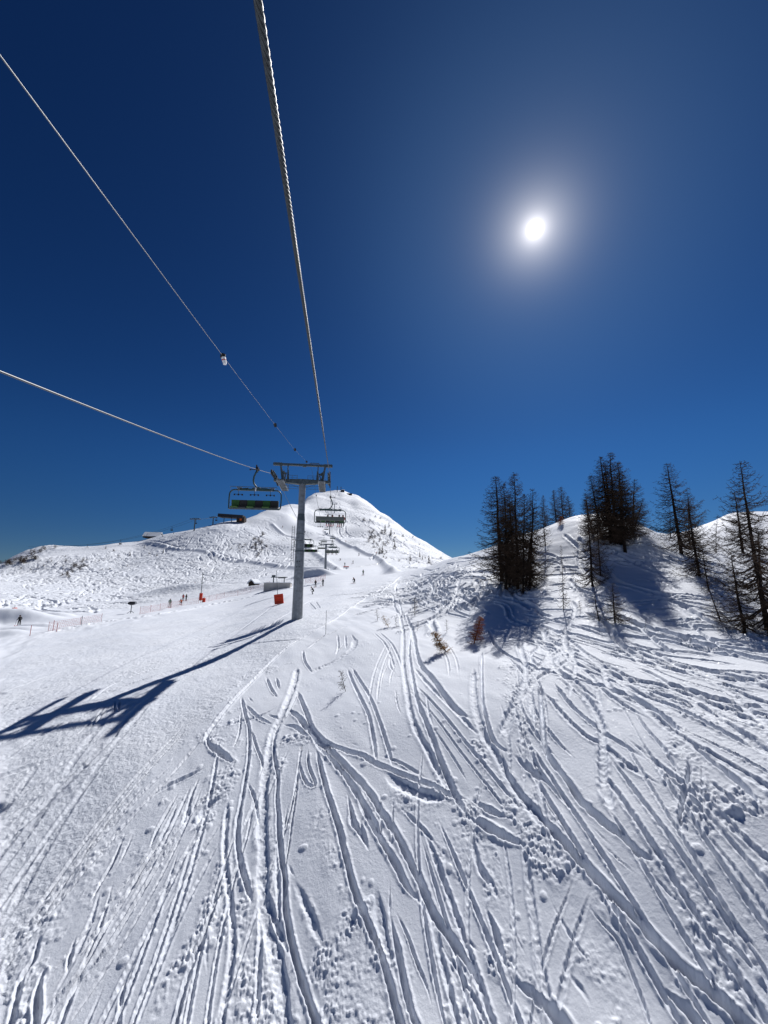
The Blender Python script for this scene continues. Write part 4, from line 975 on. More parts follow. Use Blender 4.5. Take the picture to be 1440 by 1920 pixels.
    if detail:
        m = MB(); m.box((0, 0, H + 1.86), (6.4, .30, .22)); m.box((-2.7, 0, H + 1.87), (.9, .36, .28)); m.box((2.7, 0, H + 1.87), (.9, .36, .28))
        m.box((.15, 0, H + 1.74), (.35, .2, .18)); m.tube([(.65, 0, H + 1.95), (.8, 0, H + 2.12), (1.7, 0, H + 2.12), (1.75, 0, H + 1.95)], .045, 6)
        m.build('hoist_beam', GALV_DARK, t)
        m = MB()   # ladder up the mast's left side with hoops
        for x in (-.62, -.86): m.tube([(x, -.2, H * .40), (x, -.2, H * .66)], .022, 5)
        for k in range(14): m.tube([(-.62, -.2, H * .405 + k * .27), (-.86, -.2, H * .405 + k * .27)], .013, 4)
        m.tube([(-.4, -.1, H * .56), (-.86, -.2, H * .56)], .025, 5); m.tube([(-.4, -.1, H * .485), (-.95, -.2, H * .485)], .025, 5)
        for z in (.47 + .08, .60): m.tube([(math.cos(a) * .46, math.sin(a) * .46, H * z) for a in [i * math.pi / 8 for i in range(17)]], .025, 5)
        m.build('ladder', GALV_DARK, t)
        for z in (.36, .40):
            for x in (.05, -.2):
                m = MB(); m.box((x, -.50, H * z), (.09, .12, .09)); m.build('bolt', STEEL_BLACK, t)
    else:
        m = MB(); m.box((0, 0, H + 1.5), (6, .18, .16))
        for s in (-1, 1): m.box((s * 2.2, 0, H + .8), (.14, .14, 1.4))
        m.build('hoist_beam', GALV_DARK, t)
    return t
t = make_pylon('lift_pylon', PB, HEAD, ARM_H)
tag(t, 'tall grey steel lift pylon in front with dark collar, catwalks and hoisting frame', 'pylon', 'pylons of the chairlift')
t = make_pylon('lift_pylon', P2, HEAD2, P2H, False, (.55, .42))
tag(t, 'second lift pylon standing at the foot of the groomed run behind the near one', 'pylon', 'pylons of the chairlift')
for P, l in ((P3, 'small pylon half way up the run above the second pylon'), (P4, 'tiny pylon high on the run just under the summit')):
    t = make_pylon('lift_pylon', P, 0, 12.5, False, (.6, .5)); tag(t, l, 'pylon', 'pylons of the chairlift')

# ------------------------------------------------------------------ chairs
def arc(cx, cz, r, a0, a1, n=8): return [(cx + r * math.cos(R(a0 + (a1 - a0) * i / n)), cz + r * math.sin(R(a0 + (a1 - a0) * i / n))) for i in range(n + 1)]
def make_chair(bar_up=True):
    """origin at the grip on the rope; sitters face +Y"""
    t = empty('chairlift_chair', (0, 0, 0))
    m = MB(); m.box((0, 0, .02), (.16, .62, .16), bev=.03); m.tube([(0.0, .32, .30), (0.02, .05, .02), (.0, -.1, -.22)], [.05, .09, .07], 8)
    m.disc((-.12, .25, .07), (1, 0, 0), .09, .05, 12); m.disc((-.12, -.22, .07), (1, 0, 0), .09, .05, 12); m.tube([(.0, 0, 0), (.55, .0, -.02)], .03, 6); m.disc((.56, 0, -.02), (1, 0, 0), .08, .07, 10)
    m.build('grip', STEEL_BLACK, t)
    m = MB(); m.tube([(0, 0, -.1), (.12, 0, -.35), (.22, 0, -.65), (.25, 0, -.95), (.18, 0, -1.25), (.0, 0, -1.48), (-.22, 0, -1.60), (-.5, 0, -1.64)], [.07] * 8, 10)
    m.build('hanger_arm', TEAL, t, smooth_=True)
    m = MB(); m.box((0, 0, -1.74), (2.9, .14, .19), bev=.03); m.box((-.25, 0, -1.62), (1.1, .12, .10), bev=.02); m.tube([(.6, 0, -1.62), (1.3, 0, -1.70)], .05, 8); m.tube([(-.8, 0, -1.60), (-1.3, 0, -1.72)], .05, 8)
    m.build('cross_beam', TEAL, t)
    for s in (-1, 1):
        m = MB()
        pts = [(s * 1.35, -1.76)] + [(s * (1.63 + .42 * math.sin(R(a))), -1.76 - .42 + .42 * math.cos(R(a))) for a in range(0, 91, 15)] + [(s * 2.06, -2.6), (s * 2.04, -3.15)]
        m.tube([(x, 0, z) for x, z in pts] + [(s * 2.0, .12, -3.35), (s * 1.9, .45, -3.40)], .055, 10)
        m.build('side_frame', TEAL, t, smooth_=True)
    m = MB(); m.box((0, .12, -3.38), (3.9, .08, .08), bev=.02); m.box((0, .48, -3.40), (3.8, .07, .07), bev=.02)
    for x in (-1.9, -.63, .63, 1.9): m.box((x, .3, -3.40), (.07, .44, .06))
    m.build('seat_frame', GALV_DARK, t)
    for k in range(6):                                  # six seats, black and green in turn
        x = -1.525 + k * .61; mt = BLACKV if k % 2 == 0 else GREEN
        m = MB(); m.box((x, .26, -3.27), (.59, .52, .11), bev=.04); sq = m.build('seat_cushion', mt, t)
        if k % 2: sq['label'] = 'green seat cushion'
        m = MB(); M = Matrix.Rotation(R(-12), 4, 'X'); m.box((x, .0, -2.93), (.59, .09, .62), M, bev=.035); bq = m.build('back_cushion', mt, t)
        if k % 2:
            bq['label'] = 'green back cushion'
            m = MB(); m.box((x, .53, -3.29), (.5, .025, .10), bev=.01); m.build('cushion_edge', LIME, sq)
    m = MB(); m.box((0, -.085, -2.92), (3.74, .05, .60), Matrix.Rotation(R(-12), 4, 'X'), bev=.02)
    m.build('back_shell', GREYP, t)
    z = -1.82 if bar_up else -2.75
    m = MB()
    if bar_up:
        m.tube([(-1.9, 0.05, -1.95), (-1.8, .9, -1.72), (1.8, .9, -1.72), (1.9, .05, -1.95)], .022, 6)
        for x in (-1.25, 0, 1.25): m.tube([(x, .9, -1.72), (x, .55, -2.0), (x, .45, -2.22)], .02, 6)
    else:
        m.tube([(-1.9, 0.05, -2.6), (-1.8, .62, -2.85), (1.8, .62, -2.85), (1.9, .05, -2.6)], .022, 6)
        for x in (-1.25, 0, 1.25): m.tube([(x, .62, -2.85), (x, .75, -3.4), (x, .7, -3.85)], .02, 6)
    m.build('safety_bar', GALV_DARK, t)
    for x in (-1.25, 0, 1.25):
        m = MB(); yy, zz = (.45, -2.25) if bar_up else (.7, -3.87)
        m.tube([(x - .3, yy, zz), (x + .3, yy, zz)], .02, 6)
        for dx in (-.3, 0, .3): m.box((x + dx, yy, zz - .03), (.10, .14, .12), bev=.02)
        m.build('footrest', STEEL_BLACK, t)
    for x in (-1.3, 0, 1.3):
        m = MB(); m.box((x, .0, -1.60), (.42 if x else .16, .22, .06), bev=.015); m.tube([(x, .12, -1.62), (x, .12, -1.86)], .06, 10)
        m.build('bar_hinge', WHITEP if x == 0 else GALV, t)
    return t
def on_rope(L, d):
    """point of the polyline L at viewing depth d"""
    for a, b in zip(L, L[1:]):
        da = a.y * CP + a.z * SP; db = b.y * CP + b.z * SP
        if (da - d) * (db - d) <= 0 and abs(db - da) > 1e-6: return a.lerp(b, (d - da) / (db - da))
    return L[-1]
chair = make_chair(True)
tag(chair, 'large empty lift chair with black and green cushions hanging left of the near pylon', 'lift chair', 'chairs of the chairlift')
chair.location = on_rope(lp, 31.9); chair.rotation_euler = (0, 0, HEAD + math.pi)
chair2 = make_chair(False)
chair2.location = on_rope(nx, 51.5); chair2.rotation_euler = (0, 0, HEAD2 + .05)
tag(chair2, 'grey-backed lift chair carrying people, just right of the near pylon', 'lift chair', 'chairs of the chairlift')
def place(src, p, hd, label):
    c = copy_tree(src); c.location = p; c.rotation_euler = (0, 0, hd); c.scale = (1, 1, 1); c['label'] = label; return c
LL = nl + rope_pts(LT2, TOPL[0], 6, 20)[1:] + rope_pts(TOPL[0], TOPL[1], 5, 20)[1:] + rope_pts(TOPL[1], TOPL[2], 5, 20)[1:]
RL = nx + rope_pts(RT2, TOPR[0], 6, 20)[1:] + rope_pts(TOPR[0], TOPR[1], 5, 20)[1:] + rope_pts(TOPR[1], TOPR[2], 5, 20)[1:]
for d, l in ((84, 'empty lift chair half hidden behind the mast of the near pylon'), (106, 'empty lift chair hanging just left of the second pylon'),
             (200, 'small empty chair right above the head of the second pylon'), (262, 'tiny chair above the run, second up the downhill rope past the second pylon'), (350, 'speck-sized chair in front of the steep peak on the downhill rope')):
    place(chair, on_rope(LL, d), HEAD2 + math.pi, l)
chU = []
for d, l in ((112, 'loaded lift chair overlapping the head of the second pylon on its right'), (150, 'lift chair with riders just below the loaded one at the second pylon'),
             (215, 'tiny uphill chair hanging right of the second pylon top'), (290, 'speck-sized uphill chair high over the groomed run')):
    chU.append(place(chair2, on_rope(RL, d), HEAD2, l))

# ------------------------------------------------------------------ people
def skin_body(name, joints, edges, radii, faces_mat, mats):
    me = bpy.data.meshes.new(name); me.from_pydata([tuple(j) for j in joints], edges, [])
    o = bpy.data.objects.new(name, me); COL.objects.link(o)
    sk = o.modifiers.new('Skin', 'SKIN'); sb = o.modifiers.new('Sub', 'SUBSURF'); sb.levels = 1; sb.render_levels = 1
    for i, r in enumerate(radii): me.skin_vertices[0].data[i].radius = (r, r)
    me.skin_vertices[0].data[0].use_root = True
    dg = bpy.context.evaluated_depsgraph_get(); ev = o.evaluated_get(dg)
    nm = bpy.data.meshes.new_from_object(ev); nm.name = name
    bpy.data.objects.remove(o); 
    nm.materials.clear()
    for m_ in mats: nm.materials.append(m_)
    for p in nm.polygons:
        p.material_index = faces_mat(p.center); p.use_smooth = True
    return nm
def person_meshes(pose, mats, key):
    """mats = jacket, trousers, skin, helmet, boots"""
    if pose == 'stand':
        hip = Vector((0, 0, .95)); ch = Vector((0, .05, 1.35)); nk = Vector((0, .05, 1.50)); hd = Vector((0, .07, 1.62)); ht = Vector((0, .06, 1.70))
        J = [hip, Vector((0, .02, 1.15)), ch, nk, hd, ht]
        legs = []
        for s in (-1, 1): legs += [[Vector((s * .10, 0, .90)), Vector((s * .13, .06, .50)), Vector((s * .14, -.02, .12)), Vector((s * .14, .10, .05))]]
        arms = [[Vector((s * .19, .03, 1.42)), Vector((s * .27, -.02, 1.15)), Vector((s * .27, .20, 1.00)), Vector((s * .27, .27, .98))] for s in (-1, 1)]
    elif pose == 'crouch':
        J = [Vector((0, -.22, .58)), Vector((0, -.12, .75)), Vector((0, .12, .98)), Vector((0, .20, 1.10)), Vector((0, .26, 1.20)), Vector((0, .27, 1.28))]
        legs = [[Vector((s * .12, -.20, .55)), Vector((s * .18, .16, .46)), Vector((s * .18, -.06, .12)), Vector((s * .18, .08, .05))] for s in (-1, 1)]
        arms = [[Vector((s * .19, .10, 1.02)), Vector((s * .30, .10, .78)), Vector((s * .30, .36, .72)), Vector((s * .30, .42, .72))] for s in (-1, 1)]
    else:  # seated, origin on the seat under the hips
        J = [Vector((0, 0, .12)), Vector((0, -.02, .33)), Vector((0, -.04, .55)), Vector((0, -.03, .68)), Vector((0, .0, .80)), Vector((0, .0, .88))]
        legs = [[Vector((s * .10, .08, .10)), Vector((s * .14, .48, .10)), Vector((s * .14, .52, -.30)), Vector((s * .14, .62, -.37))] for s in (-1, 1)]
        arms = [[Vector((s * .19, -.03, .60)), Vector((s * .26, .02, .34)), Vector((s * .20, .28, .28)), Vector((s * .18, .35, .28))] for s in (-1, 1)]
    verts = list(J); rad = [.16, .14, .17, .065, .095, .07]; ed = [(i, i + 1) for i in range(5)]; zone = [0] * 6
    for l in legs:
        n = len(verts); verts += l; rad += [.095, .075, .07, .06]; ed += [(0, n), (n, n + 1), (n + 1, n + 2), (n + 2, n + 3)]
    for l in arms:
        n = len(verts); verts += l; rad += [.075, .06, .05, .045]; ed += [(2, n), (n, n + 1), (n + 1, n + 2), (n + 2, n + 3)]
    headc = J[4]; legset = [p for l in legs for p in l]
    def fm(c):
        if (c - headc).length < .13: return 2
        dl_ = min((c - p).length for p in legset); db = min((c - J[k]).length for k in (1, 2)); da = min((c - p).length for l in arms for p in l)
        if min((c - l[3]).length for l in legs) < .13: return 3
        if min((c - l[3]).length for l in arms) < .06: return 3
        if pose == 'stand': return 1 if c.z < .88 and da > .12 else 0
        return 1 if dl_ < min(db, da) else 0
    return skin_body('body', verts, ed, rad, fm, mats[:4]), J
PM = {}
def make_person(pose, jacket, trousers, helmet=BLACKC, gear='ski'):
    key = (pose, jacket.name, trousers.name)
    t = empty('person', (0, 0, 0))
    if key not in PM: PM[key] = person_meshes(pose, [jacket, trousers, SKIN, BLACKC], key)
    me, J = PM[key]
    b = bpy.data.objects.new('body', me); COL.objects.link(b); b.parent = t
    m = MB(); h = J[4]; vs = []
    for i in range(7):
        a = R(90 * i / 6)
        for k in range(14):
            q_ = 2 * math.pi * k / 14; vs.append(h + Vector((.125 * math.cos(a) * math.cos(q_), .15 * math.cos(a) * math.sin(q_) - .01, .145 * math.sin(a) + .0)))
    m.add(vs, [(i * 14 + k, i * 14 + (k + 1) % 14, (i + 1) * 14 + (k + 1) % 14, (i + 1) * 14 + k) for i in range(6) for k in range(14)])
    hm = m.build('helmet', helmet, t, smooth_=True)
    m = MB(); m.box(h + Vector((0, .115, .02)), (.19, .05, .07), bev=.02); m.build('goggles', ORANGEC, t)
    if gear == 'ski':
        ys = (-.75, .95); 
        for s in (-1, 1):
            x = s * (.14 if pose != 'crouch' else .18)
            z0 = 0.02 if pose != 'sit' else -.47; yo = 0 if pose != 'sit' else .55
            m = MB(); m.add([Vector((x + i, yo + y, z0 + z + k)) for y, z in ((ys[0], .01), (ys[1] - .18, 0), (ys[1], .09)) for i in (-.045, .045) for k in (0, .02)],
                            [(0, 4, 5, 1), (4, 8, 9, 5), (2, 3, 7, 6), (6, 7, 11, 10), (1, 5, 7, 3), (5, 9, 11, 7), (0, 2, 6, 4), (4, 6, 10, 8), (0, 1, 3, 2), (8, 10, 11, 9)])
            m.build('ski', REDC if jacket is not REDC else BLACKC, t)
            if pose == 'stand':
                m = MB(); m.tube([(s * .27, .30, 1.04), (s * .42, .25, .03)], .012, 5); m.build('ski_pole', DARKGREY, t)
    elif gear == 'board':
        m = MB(); m.box((0, .02, .02), (.28, 1.5, .02), Matrix.Rotation(R(90), 4, 'Z'), bev=.008); m.build('snowboard', BLACKC, t)
    return t
def put(t, px, py, rz, label, group='skiers on the snow', rmin=60, grow=1.0):
    p = ground(px, py, rmin); t.location = p + Vector((0, 0, 0.0)); t.rotation_euler = (0, 0, rz); t.scale = (grow,) * 3
    tag(t, label, 'person', group); return t
PEOPLE = [
 ('stand', BLACKC, DARKGREY, 591.5, 1101, 2.9, 'standing skier in black, left of the pair below the second pylon'),
 ('stand', DARKGREY, BLACKC, 605.5, 1099, 2.5, 'standing skier in dark clothes, right of the pair below the second pylon'),
 ('crouch', BLACKC, BLACKC, 586, 1114, 1.8, 'dark skier crouching low right beside the near pylon mast'),
 ('crouch', BLACKC, BLACKC, 664, 1094, 2.6, 'black clad skier bending on the run, nearest one to the tracked shoulder'),
 ('stand', GREENC, DARKGREY, 681, 1079, 2.9, 'small skier in muted green alone low on the wide run'),
 ('stand', DARKGREY, BLACKC, 662, 1057, 2.2, 'small dark skier turning just right of the pink banner'),
 ('stand', GREENC, DARKGREY, 646.5, 1061, 3.4, 'tiny skier in green directly above the pink banner'),
 ('crouch', DARKGREY, BLACKC, 638, 1051, 2.6, 'tiny dark skier leaning into a turn up and left of the pink banner'),
 ('stand', BLUEC, BLACKC, 673, 1042, 3.1, 'tiny skier in blue in the middle of the run'),
 ('stand', REDC, BLACKC, 705.5, 1047, 3.0, 'tiny skier in red at the right edge of the run'),
 ('stand', REDC, DARKGREY, 648.5, 1021, 2.7, 'tiny skier in red at the bend of the run beside the upper chairs'),
 ('stand', ORANGEC, BLACKC, 606, 996, 3.1, 'speck-sized skier in orange high on the run'),
 ('stand', BLACKC, DARKGREY, 530, 989, 3.0, 'speck-sized dark skier on the upper left run below the ridge'),
 ('stand', BLACKC, BLACKC, 501, 1058, 1.4, 'tiny dark skier on the long track, left of the near pylon'),
 ('stand', BLACKC, DARKGREY, 322, 1025, 1.4, 'left one of two speck-sized skiers on the long track'),
 ('stand', DARKGREY, BLACKC, 337, 1028, 1.4, 'right one of two speck-sized skiers on the long track'),
 ('stand', GREENC, PALEC, 318, 1139, 0.6, 'standing person in grey green by the netting, left of the red coats'),
 ('stand', REDC, BLACKC, 343, 1127, 0.4, 'person in a red jacket standing by the netting'),
 ('stand', BLACKC, BLACKC, 348.5, 1127, -.4, 'person in black standing close to the one in red'),
 ('crouch', ORANGEC, BLACKC, 339, 1134, 0.8, 'person in orange crouching at the netting'),
 ('stand', BLACKC, BLACKC, 35, 1175, 1.2, 'small dark skier in the shade of the snow jump'),
]
for pose, jk, tr, px, py, rz, l in PEOPLE:
    g = 'board' if (px, py) == (586, 1114) else 'ski'
    p = make_person(pose, jk, tr, gear=g)
    put(p, px, py, rz, l)
    d = math.hypot(p.location.x, p.location.y)
    if l.startswith('standing person in grey'): p.scale = (1.08,) * 3
# riders on the near loaded chair
M2 = Matrix.Translation(chair2.location) @ Matrix.Rotation(chair2.rotation_euler.z, 4, 'Z')
for x, jk, tr, l in ((-.30, BLACKC, DARKGREY, 'rider in black seated in the middle of the grey-backed chair'), (.31, ORANGEC, BLACKC, 'rider in an orange-brown jacket in the middle of the grey-backed chair'),
                     (1.22, BLACKC, BLACKC, 'rider in black with white hood space beside, right part of the grey-backed chair'), (1.72, REDC, BLACKC, 'rider in red at the right end of the grey-backed chair')):
    p = make_person('sit', jk, tr); p.location = M2 @ Vector((x, .26, -3.22)); p.rotation_euler = (0, 0, chair2.rotation_euler.z)
    tag(p, l.replace(' with white hood space beside', ''), 'person', 'riders on the chairs')
ch_ = chU[0]; M3 = Matrix.Translation(ch_.location) @ Matrix.Rotation(ch_.rotation_euler.z, 4, 'Z')
for x, jk, w_ in ((-1.2, BLACKC, 'left'), (0, DARKGREY, 'middle'), (1.2, BLACKC, 'right')):
    p = make_person('sit', jk, BLACKC); p.location = M3 @ Vector((x, .26, -3.22)); p.rotation_euler = (0, 0, ch_.rotation_euler.z)
    tag(p, 'small dark rider on the %s of the loaded chair at the second pylon' % w_, 'person', 'riders on the chairs')

# ------------------------------------------------------------------ piste furniture
def lance(name, px, py, hgt, lean, padw, padh, tilt, label, rmin=20, arms=False):
    p = ground(px, py, rmin); t = empty(name, p)
    m = MB(); m.tube([(0, 0, -.5), (lean, 0, hgt)], [.09 if arms else .045, .06 if arms else .03], 8)
    m.build('pole', GALV_DARK, t)
    if arms:
        m = MB()
        for z in (.62, .82, .93): m.tube([(lean * z - .35, 0, hgt * z), (lean * z + .35, 0, hgt * z)], .05, 6); m.box((lean * z + .3, 0, hgt * z + .12), (.14, .14, .25))
        m.build('bracket', GALV_DARK, t)
    m = MB(); m.box((padw * .02, 0, padh / 2 + .05), (padw, padw * (.14 if padw > 1 else .55), padh), Matrix.Rotation(R(tilt), 4, 'Y'), bev=.08)
    m.build('padding', REDP, t)
    m = MB()
    for z in (.25, .75): m.box((0, 0, padh * z + .05), (padw * 1.01, padw * (.15 if padw > 1 else .56), .03), Matrix.Rotation(R(tilt), 4, 'Y'))
    m.build('strap', BLACKC, t)
    tag(t, label, 'snow lance'); return t
lance('snow_lance', 522, 1133, 5.0, -.55, 1.35, 1.45, -8, 'thin leaning pole with a big square orange-red pad, left of the near pylon')
lance('snow_lance', 376, 1126, 6.9, 0, .7, 1.8, 0, 'upright dark pole with brackets and a red pad at the netting', 60, True)
def pad(px, py, w_, h_, label, rmin=60):
    p = ground(px, py, rmin); t = empty('crash_pad', p); m = MB(); m.tube([(0, 0, -.1), (0, 0, h_ * .9), (0, 0, h_)], [w_ / 2, w_ / 2, w_ * .3], 10); m.build('pad', REDP, t, smooth_=False)
    m = MB(); m.tube([(0, 0, h_ * .9), (0, 0, h_ * 1.25)], .03, 6); m.build('pole', GALV_DARK, t); tag(t, label, 'crash pad')
pad(365, 1103, .7, 1.6, 'small red pad on the snow behind the tall bracketed pole')
pad(382, 1129, .7, 1.0, 'low red pad on the run side of the bracketed pole')
pad(24, 1160, 1.0, 2.0, 'red padded marker standing on top of the snow jump at the left edge')
# snow gun
p = ground(245, 1150, 60); t = empty('snow_gun', p)
m = MB(); m.tube([(0, 0, -.2), (0, 0, 1.7)], .07, 8)
for a in (0, 2.1, 4.2): m.tube([(0, 0, .5), (.7 * math.cos(a), .7 * math.sin(a), 0)], .04, 6)
m.build('stand', GALV_DARK, t)
m = MB(); m.tube([(-.7, 0, 1.95), (-.3, 0, 1.95), (.3, 0, 1.95), (.75, 0, 2.0)], [.20, .34, .34, .26], 14); m.build('fan_barrel', DARKGREY, t)
m = MB(); m.disc((.78, 0, 2.0), (1, 0, 0), .29, .06, 16); m.build('nozzle_ring', GALV, t)
tag(t, 'dark snow gun on a stand beside the bank, alone at the left', 'snow gun')
# bamboo stake
p = ground(610.5, 1191, 10); t = empty('marker_stake', p); m = MB(); m.tube([(0, 0, -.2), (.02, 0, 1.95)], [.018, .014], 6); m.build('pole', GALV_DARK, t); tag(t, 'thin bare stake stuck in the snow right of the near pylon', 'stake')
for px, py, h_, l in ((152, 1174, 1.6, 'thin dark stake by the netting left of the snow gun'), (99, 1183, 1.5, 'left one of two pale red stakes beside the small jumps'), (106, 1184, 1.5, 'right one of two pale red stakes beside the small jumps'), (56, 1192, 1.4, 'pale red stake nearest the left edge below the jump'), (211, 1103, 2.0, 'thin stake on the flat below the left hill'),
                      (320, 1098, 2.4, 'thin dark stake on the flat left of the tall bracketed pole')):
    p = ground(px, py, 60); t = empty('marker_stake', p); m = MB(); m.tube([(0, 0, -.2), (0, 0, h_)], .035, 6); m.build('pole', PINKN if 'red' in l else GALV_DARK, t); tag(t, l, 'stake', 'marker stakes')
# banner on the run
p = ground(649, 1066, 60); t = empty('banner', p)
m = MB()
for x in (-1.2, 0, 1.2): m.tube([(x, 0, -.2), (x, 0, 1.0)], .04, 6)
m.build('post', PINKN, t); m = MB(); m.box((0, -.06, .72), (2.5, .05, .36)); m.build('panel', REDP, t); m = MB(); m.box((0, -.05, .30), (2.5, .04, .34)); m.build('panel', WHITEP, t)
tag(t, 'low red and white banner standing across the run', 'banner')
# safety netting
def net(pts, h, label, step=2.6):
    P = [ground(px, py, 55) for px, py in pts]; t = empty('safety_net', P[0])
    poly = [P[0]]
    for a, b in zip(P, P[1:]):
        n = max(1, int((b - a).length / step))
        for i in range(1, n + 1):
            x, y = a.lerp(b, i / n).xy; poly.append(Vector((x, y, float(zat(x, y)))))
    for q_ in poly:
        m = MB(); m.tube([q_ - P[0] - Vector((0, 0, .2)), q_ - P[0] + Vector((0, 0, h + .12))], .022, 5); m.build('post', PINKN, t)
    m = MB(); nv = 6
    for k in range(nv): m.tube([q_ - P[0] + Vector((0, 0, .08 + (h - .08) * k / (nv - 1) - (.05 if i % 2 else 0))) for i, q_ in enumerate(poly)], .011, 4, cap=False)
    for a, b in zip(poly, poly[1:]):
        n = int((b - a).length / .3)
        for i in range(n):
            q_ = a.lerp(b, i / n) - P[0]; q2 = a.lerp(b, min(i + .9, n) / n) - P[0]
            m.tube([q_ + Vector((0, 0, .06)), q2 + Vector((0, 0, h))], .009, 3, cap=False)
    m.build('mesh', PINKN, t); tag(t, label, 'fence', 'safety netting along the run')
net([(262, 1152), (300, 1144), (340, 1136), (372, 1131)], 1.3, 'faded red netting on posts in front of the people in red')
net([(376, 1130), (420, 1121), (470, 1111), (505, 1103)], 1.3, 'faded red netting between the bracketed pole and the square pad')
net([(572, 1093), (592, 1092), (610, 1086)], 1.4, 'red netting at the foot of the shaded snow heap by the near pylon')
net([(90, 1184), (150, 1172), (190, 1165)], 1.2, 'sparse pale red netting at the small snow jumps on the left')

# ------------------------------------------------------------------ huts and stations
def hut(name, px, py, L_, Wd, h, roof_h, rz, label, wall=WOOD, roof=SNOWROOF, rmin=60, over=.5, cat='hut'):
    p = ground(px, py, rmin); t = empty(name, p, rz)
    m = MB(); m.box((0, 0, h / 2 - .4), (L_, Wd, h + .8))
    for s in (-1, 1): m.add([Vector((s * L_ / 2, -Wd / 2, h)), Vector((s * L_ / 2, Wd / 2, h)), Vector((s * L_ / 2, 0, h + roof_h)), Vector((s * (L_ / 2 - .1), -Wd / 2, h)), Vector((s * (L_ / 2 - .1), Wd / 2, h)), Vector((s * (L_ / 2 - .1), 0, h + roof_h))], [(0, 1, 2), (3, 4, 5), (0, 2, 5, 3), (1, 2, 5, 4)])
    m.build('wall', wall, t)
    m = MB(); th = .35
    for s in (-1, 1):
        a = Vector((0, s * (Wd / 2 + over), h - roof_h * over / (Wd / 2))); b = Vector((0, 0, h + roof_h))
        vs = [Vector((x, q_.y, q_.z + k)) for x in (-L_ / 2 - over, L_ / 2 + over) for q_ in (a, b) for k in (.02, th)]
        m.add(vs, [(0, 1, 3, 2), (4, 6, 7, 5), (1, 5, 7, 3), (0, 2, 6, 4), (0, 4, 5, 1)])
    m.build('roof', roof, t)
    m = MB(); m.box((L_ * .2, -Wd / 2 - .03, h * .45), (min(1, L_ * .2), .06, h * .8)); m.build('door', BLACKC, t)
    for x in (-.3, -.02): 
        m = MB(); m.box((L_ * x, -Wd / 2 - .03, h * .6), (L_ * .12, .06, h * .3)); m.build('window', STEEL_BLACK, t)
    tag(t, label, cat); return t
hut('snowy_hut', 287, 1007, 13, 8, 0.7, 3.4, .15, 'snow-covered hut on the crest of the left hill', WOOD, rmin=200)
hut('cabin', 476, 1102, 2.4, 2.2, 1.5, .9, 1.2, 'small dark wooden cabin with a snowy roof behind the netting', WOOD, SNOWROOF, over=.35)
# lift station: pale wall with a bull wheel on a frame
p = ground(521, 1104, 60); t = empty('lower_lift_station', p, .1)
m = MB(); m.box((0, 0, .35), (6.6, 3, 2.5), bev=.1); m.build('wall', CONCRETE, t)
m = MB(); m.box((0, 0, 1.64), (6.9, 3.4, .10)); m.build('roof', SNOWROOF, t)
m = MB(); m.tube([(-1.2, 0, 1.7), (-1.2, 0, 3.5)], .14, 8); m.tube([(1.5, 0, 1.7), (1.5, 0, 3.0)], .1, 8); m.box((.2, 0, 3.0), (4.2, .25, .18)); m.box((-1.2, 0, 3.3), (.9, .6, .5), bev=.1); m.build('frame', GALV_DARK, t)
m = MB(); m.disc((.9, 0, 2.8), (0, 0, 1), 1.0, .15, 20); m.build('bull_wheel', STEEL_BLACK, t)
tag(t, 'low pale building with wheel and frame on top, between cabin and near pylon', 'lift station')
# upper station on the left ridge: long dark flat-roofed shed on posts
p = ground(438, 978.5, 300); t = empty('ridge_station', p, 0)
m = MB(); M = Matrix.Rotation(R(4), 4, 'Y'); m.box((-2, 0, 5.0), (23, 8, 3.0), M, bev=.4); m.build('roof', DARKGREY, t)
m = MB(); m.box((7.2, 0, 1.6), (7, 6, 4.6)); m.build('wall', WOOD, t)
m = MB(); m.tube([(-9, 0, -2), (-9, 0, 4.5)], .35, 8); m.tube([(-2, 0, -2), (-2, 0, 4)], .35, 8); m.build('post', GALV_DARK, t)
m = MB(); m.box((7.5, -3.1, 1.6), (2, .1, 1.8)); m.build('window', ORANGEC, t)
tag(t, 'long dark lift station with a sloping roof on the left ridge', 'lift station')
# summit station and masts
p = P5; t = empty('summit_station', p)
m = MB(); m.box((1.5, 6, 2), (6, 6, 5)); m.build('wall', DARKGREY, t); m = MB(); m.box((1.5, 6, 4.7), (7, 7, .6)); m.build('roof', SNOWROOF, t)
tag(t, 'tiny lift building on top of the snowy peak', 'lift station')
for px, h_, l in ((632, 11, 'left one of two thin masts on the summit'), (639, 10, 'right one of two thin masts on the summit')):
    p = ground(px, 934, 700); t = empty('radio_mast', p); m = MB(); m.tube([(0, 0, -2), (0, 0, h_)], [.7, .4], 8); m.build('pole', GALV_DARK, t)
    m = MB(); m.box((0, 0, h_ * .85), (2.0, .6, .5)); m.box((0, 0, h_ * .6), (1.5, .6, .5)); m.build('antenna', GALV_DARK, t); tag(t, l, 'mast')
p = ground(655, 938, 700); t = empty('roofed_shelter', p); m = MB(); m.box((0, 0, 1), (9, 4, 2.6)); m.build('wall', WOOD, t); m = MB(); m.box((0, 0, 2.6), (10, 5, .5)); m.build('roof', DARKGREY, t); tag(t, 'tiny dark shelter just right of the summit', 'hut')

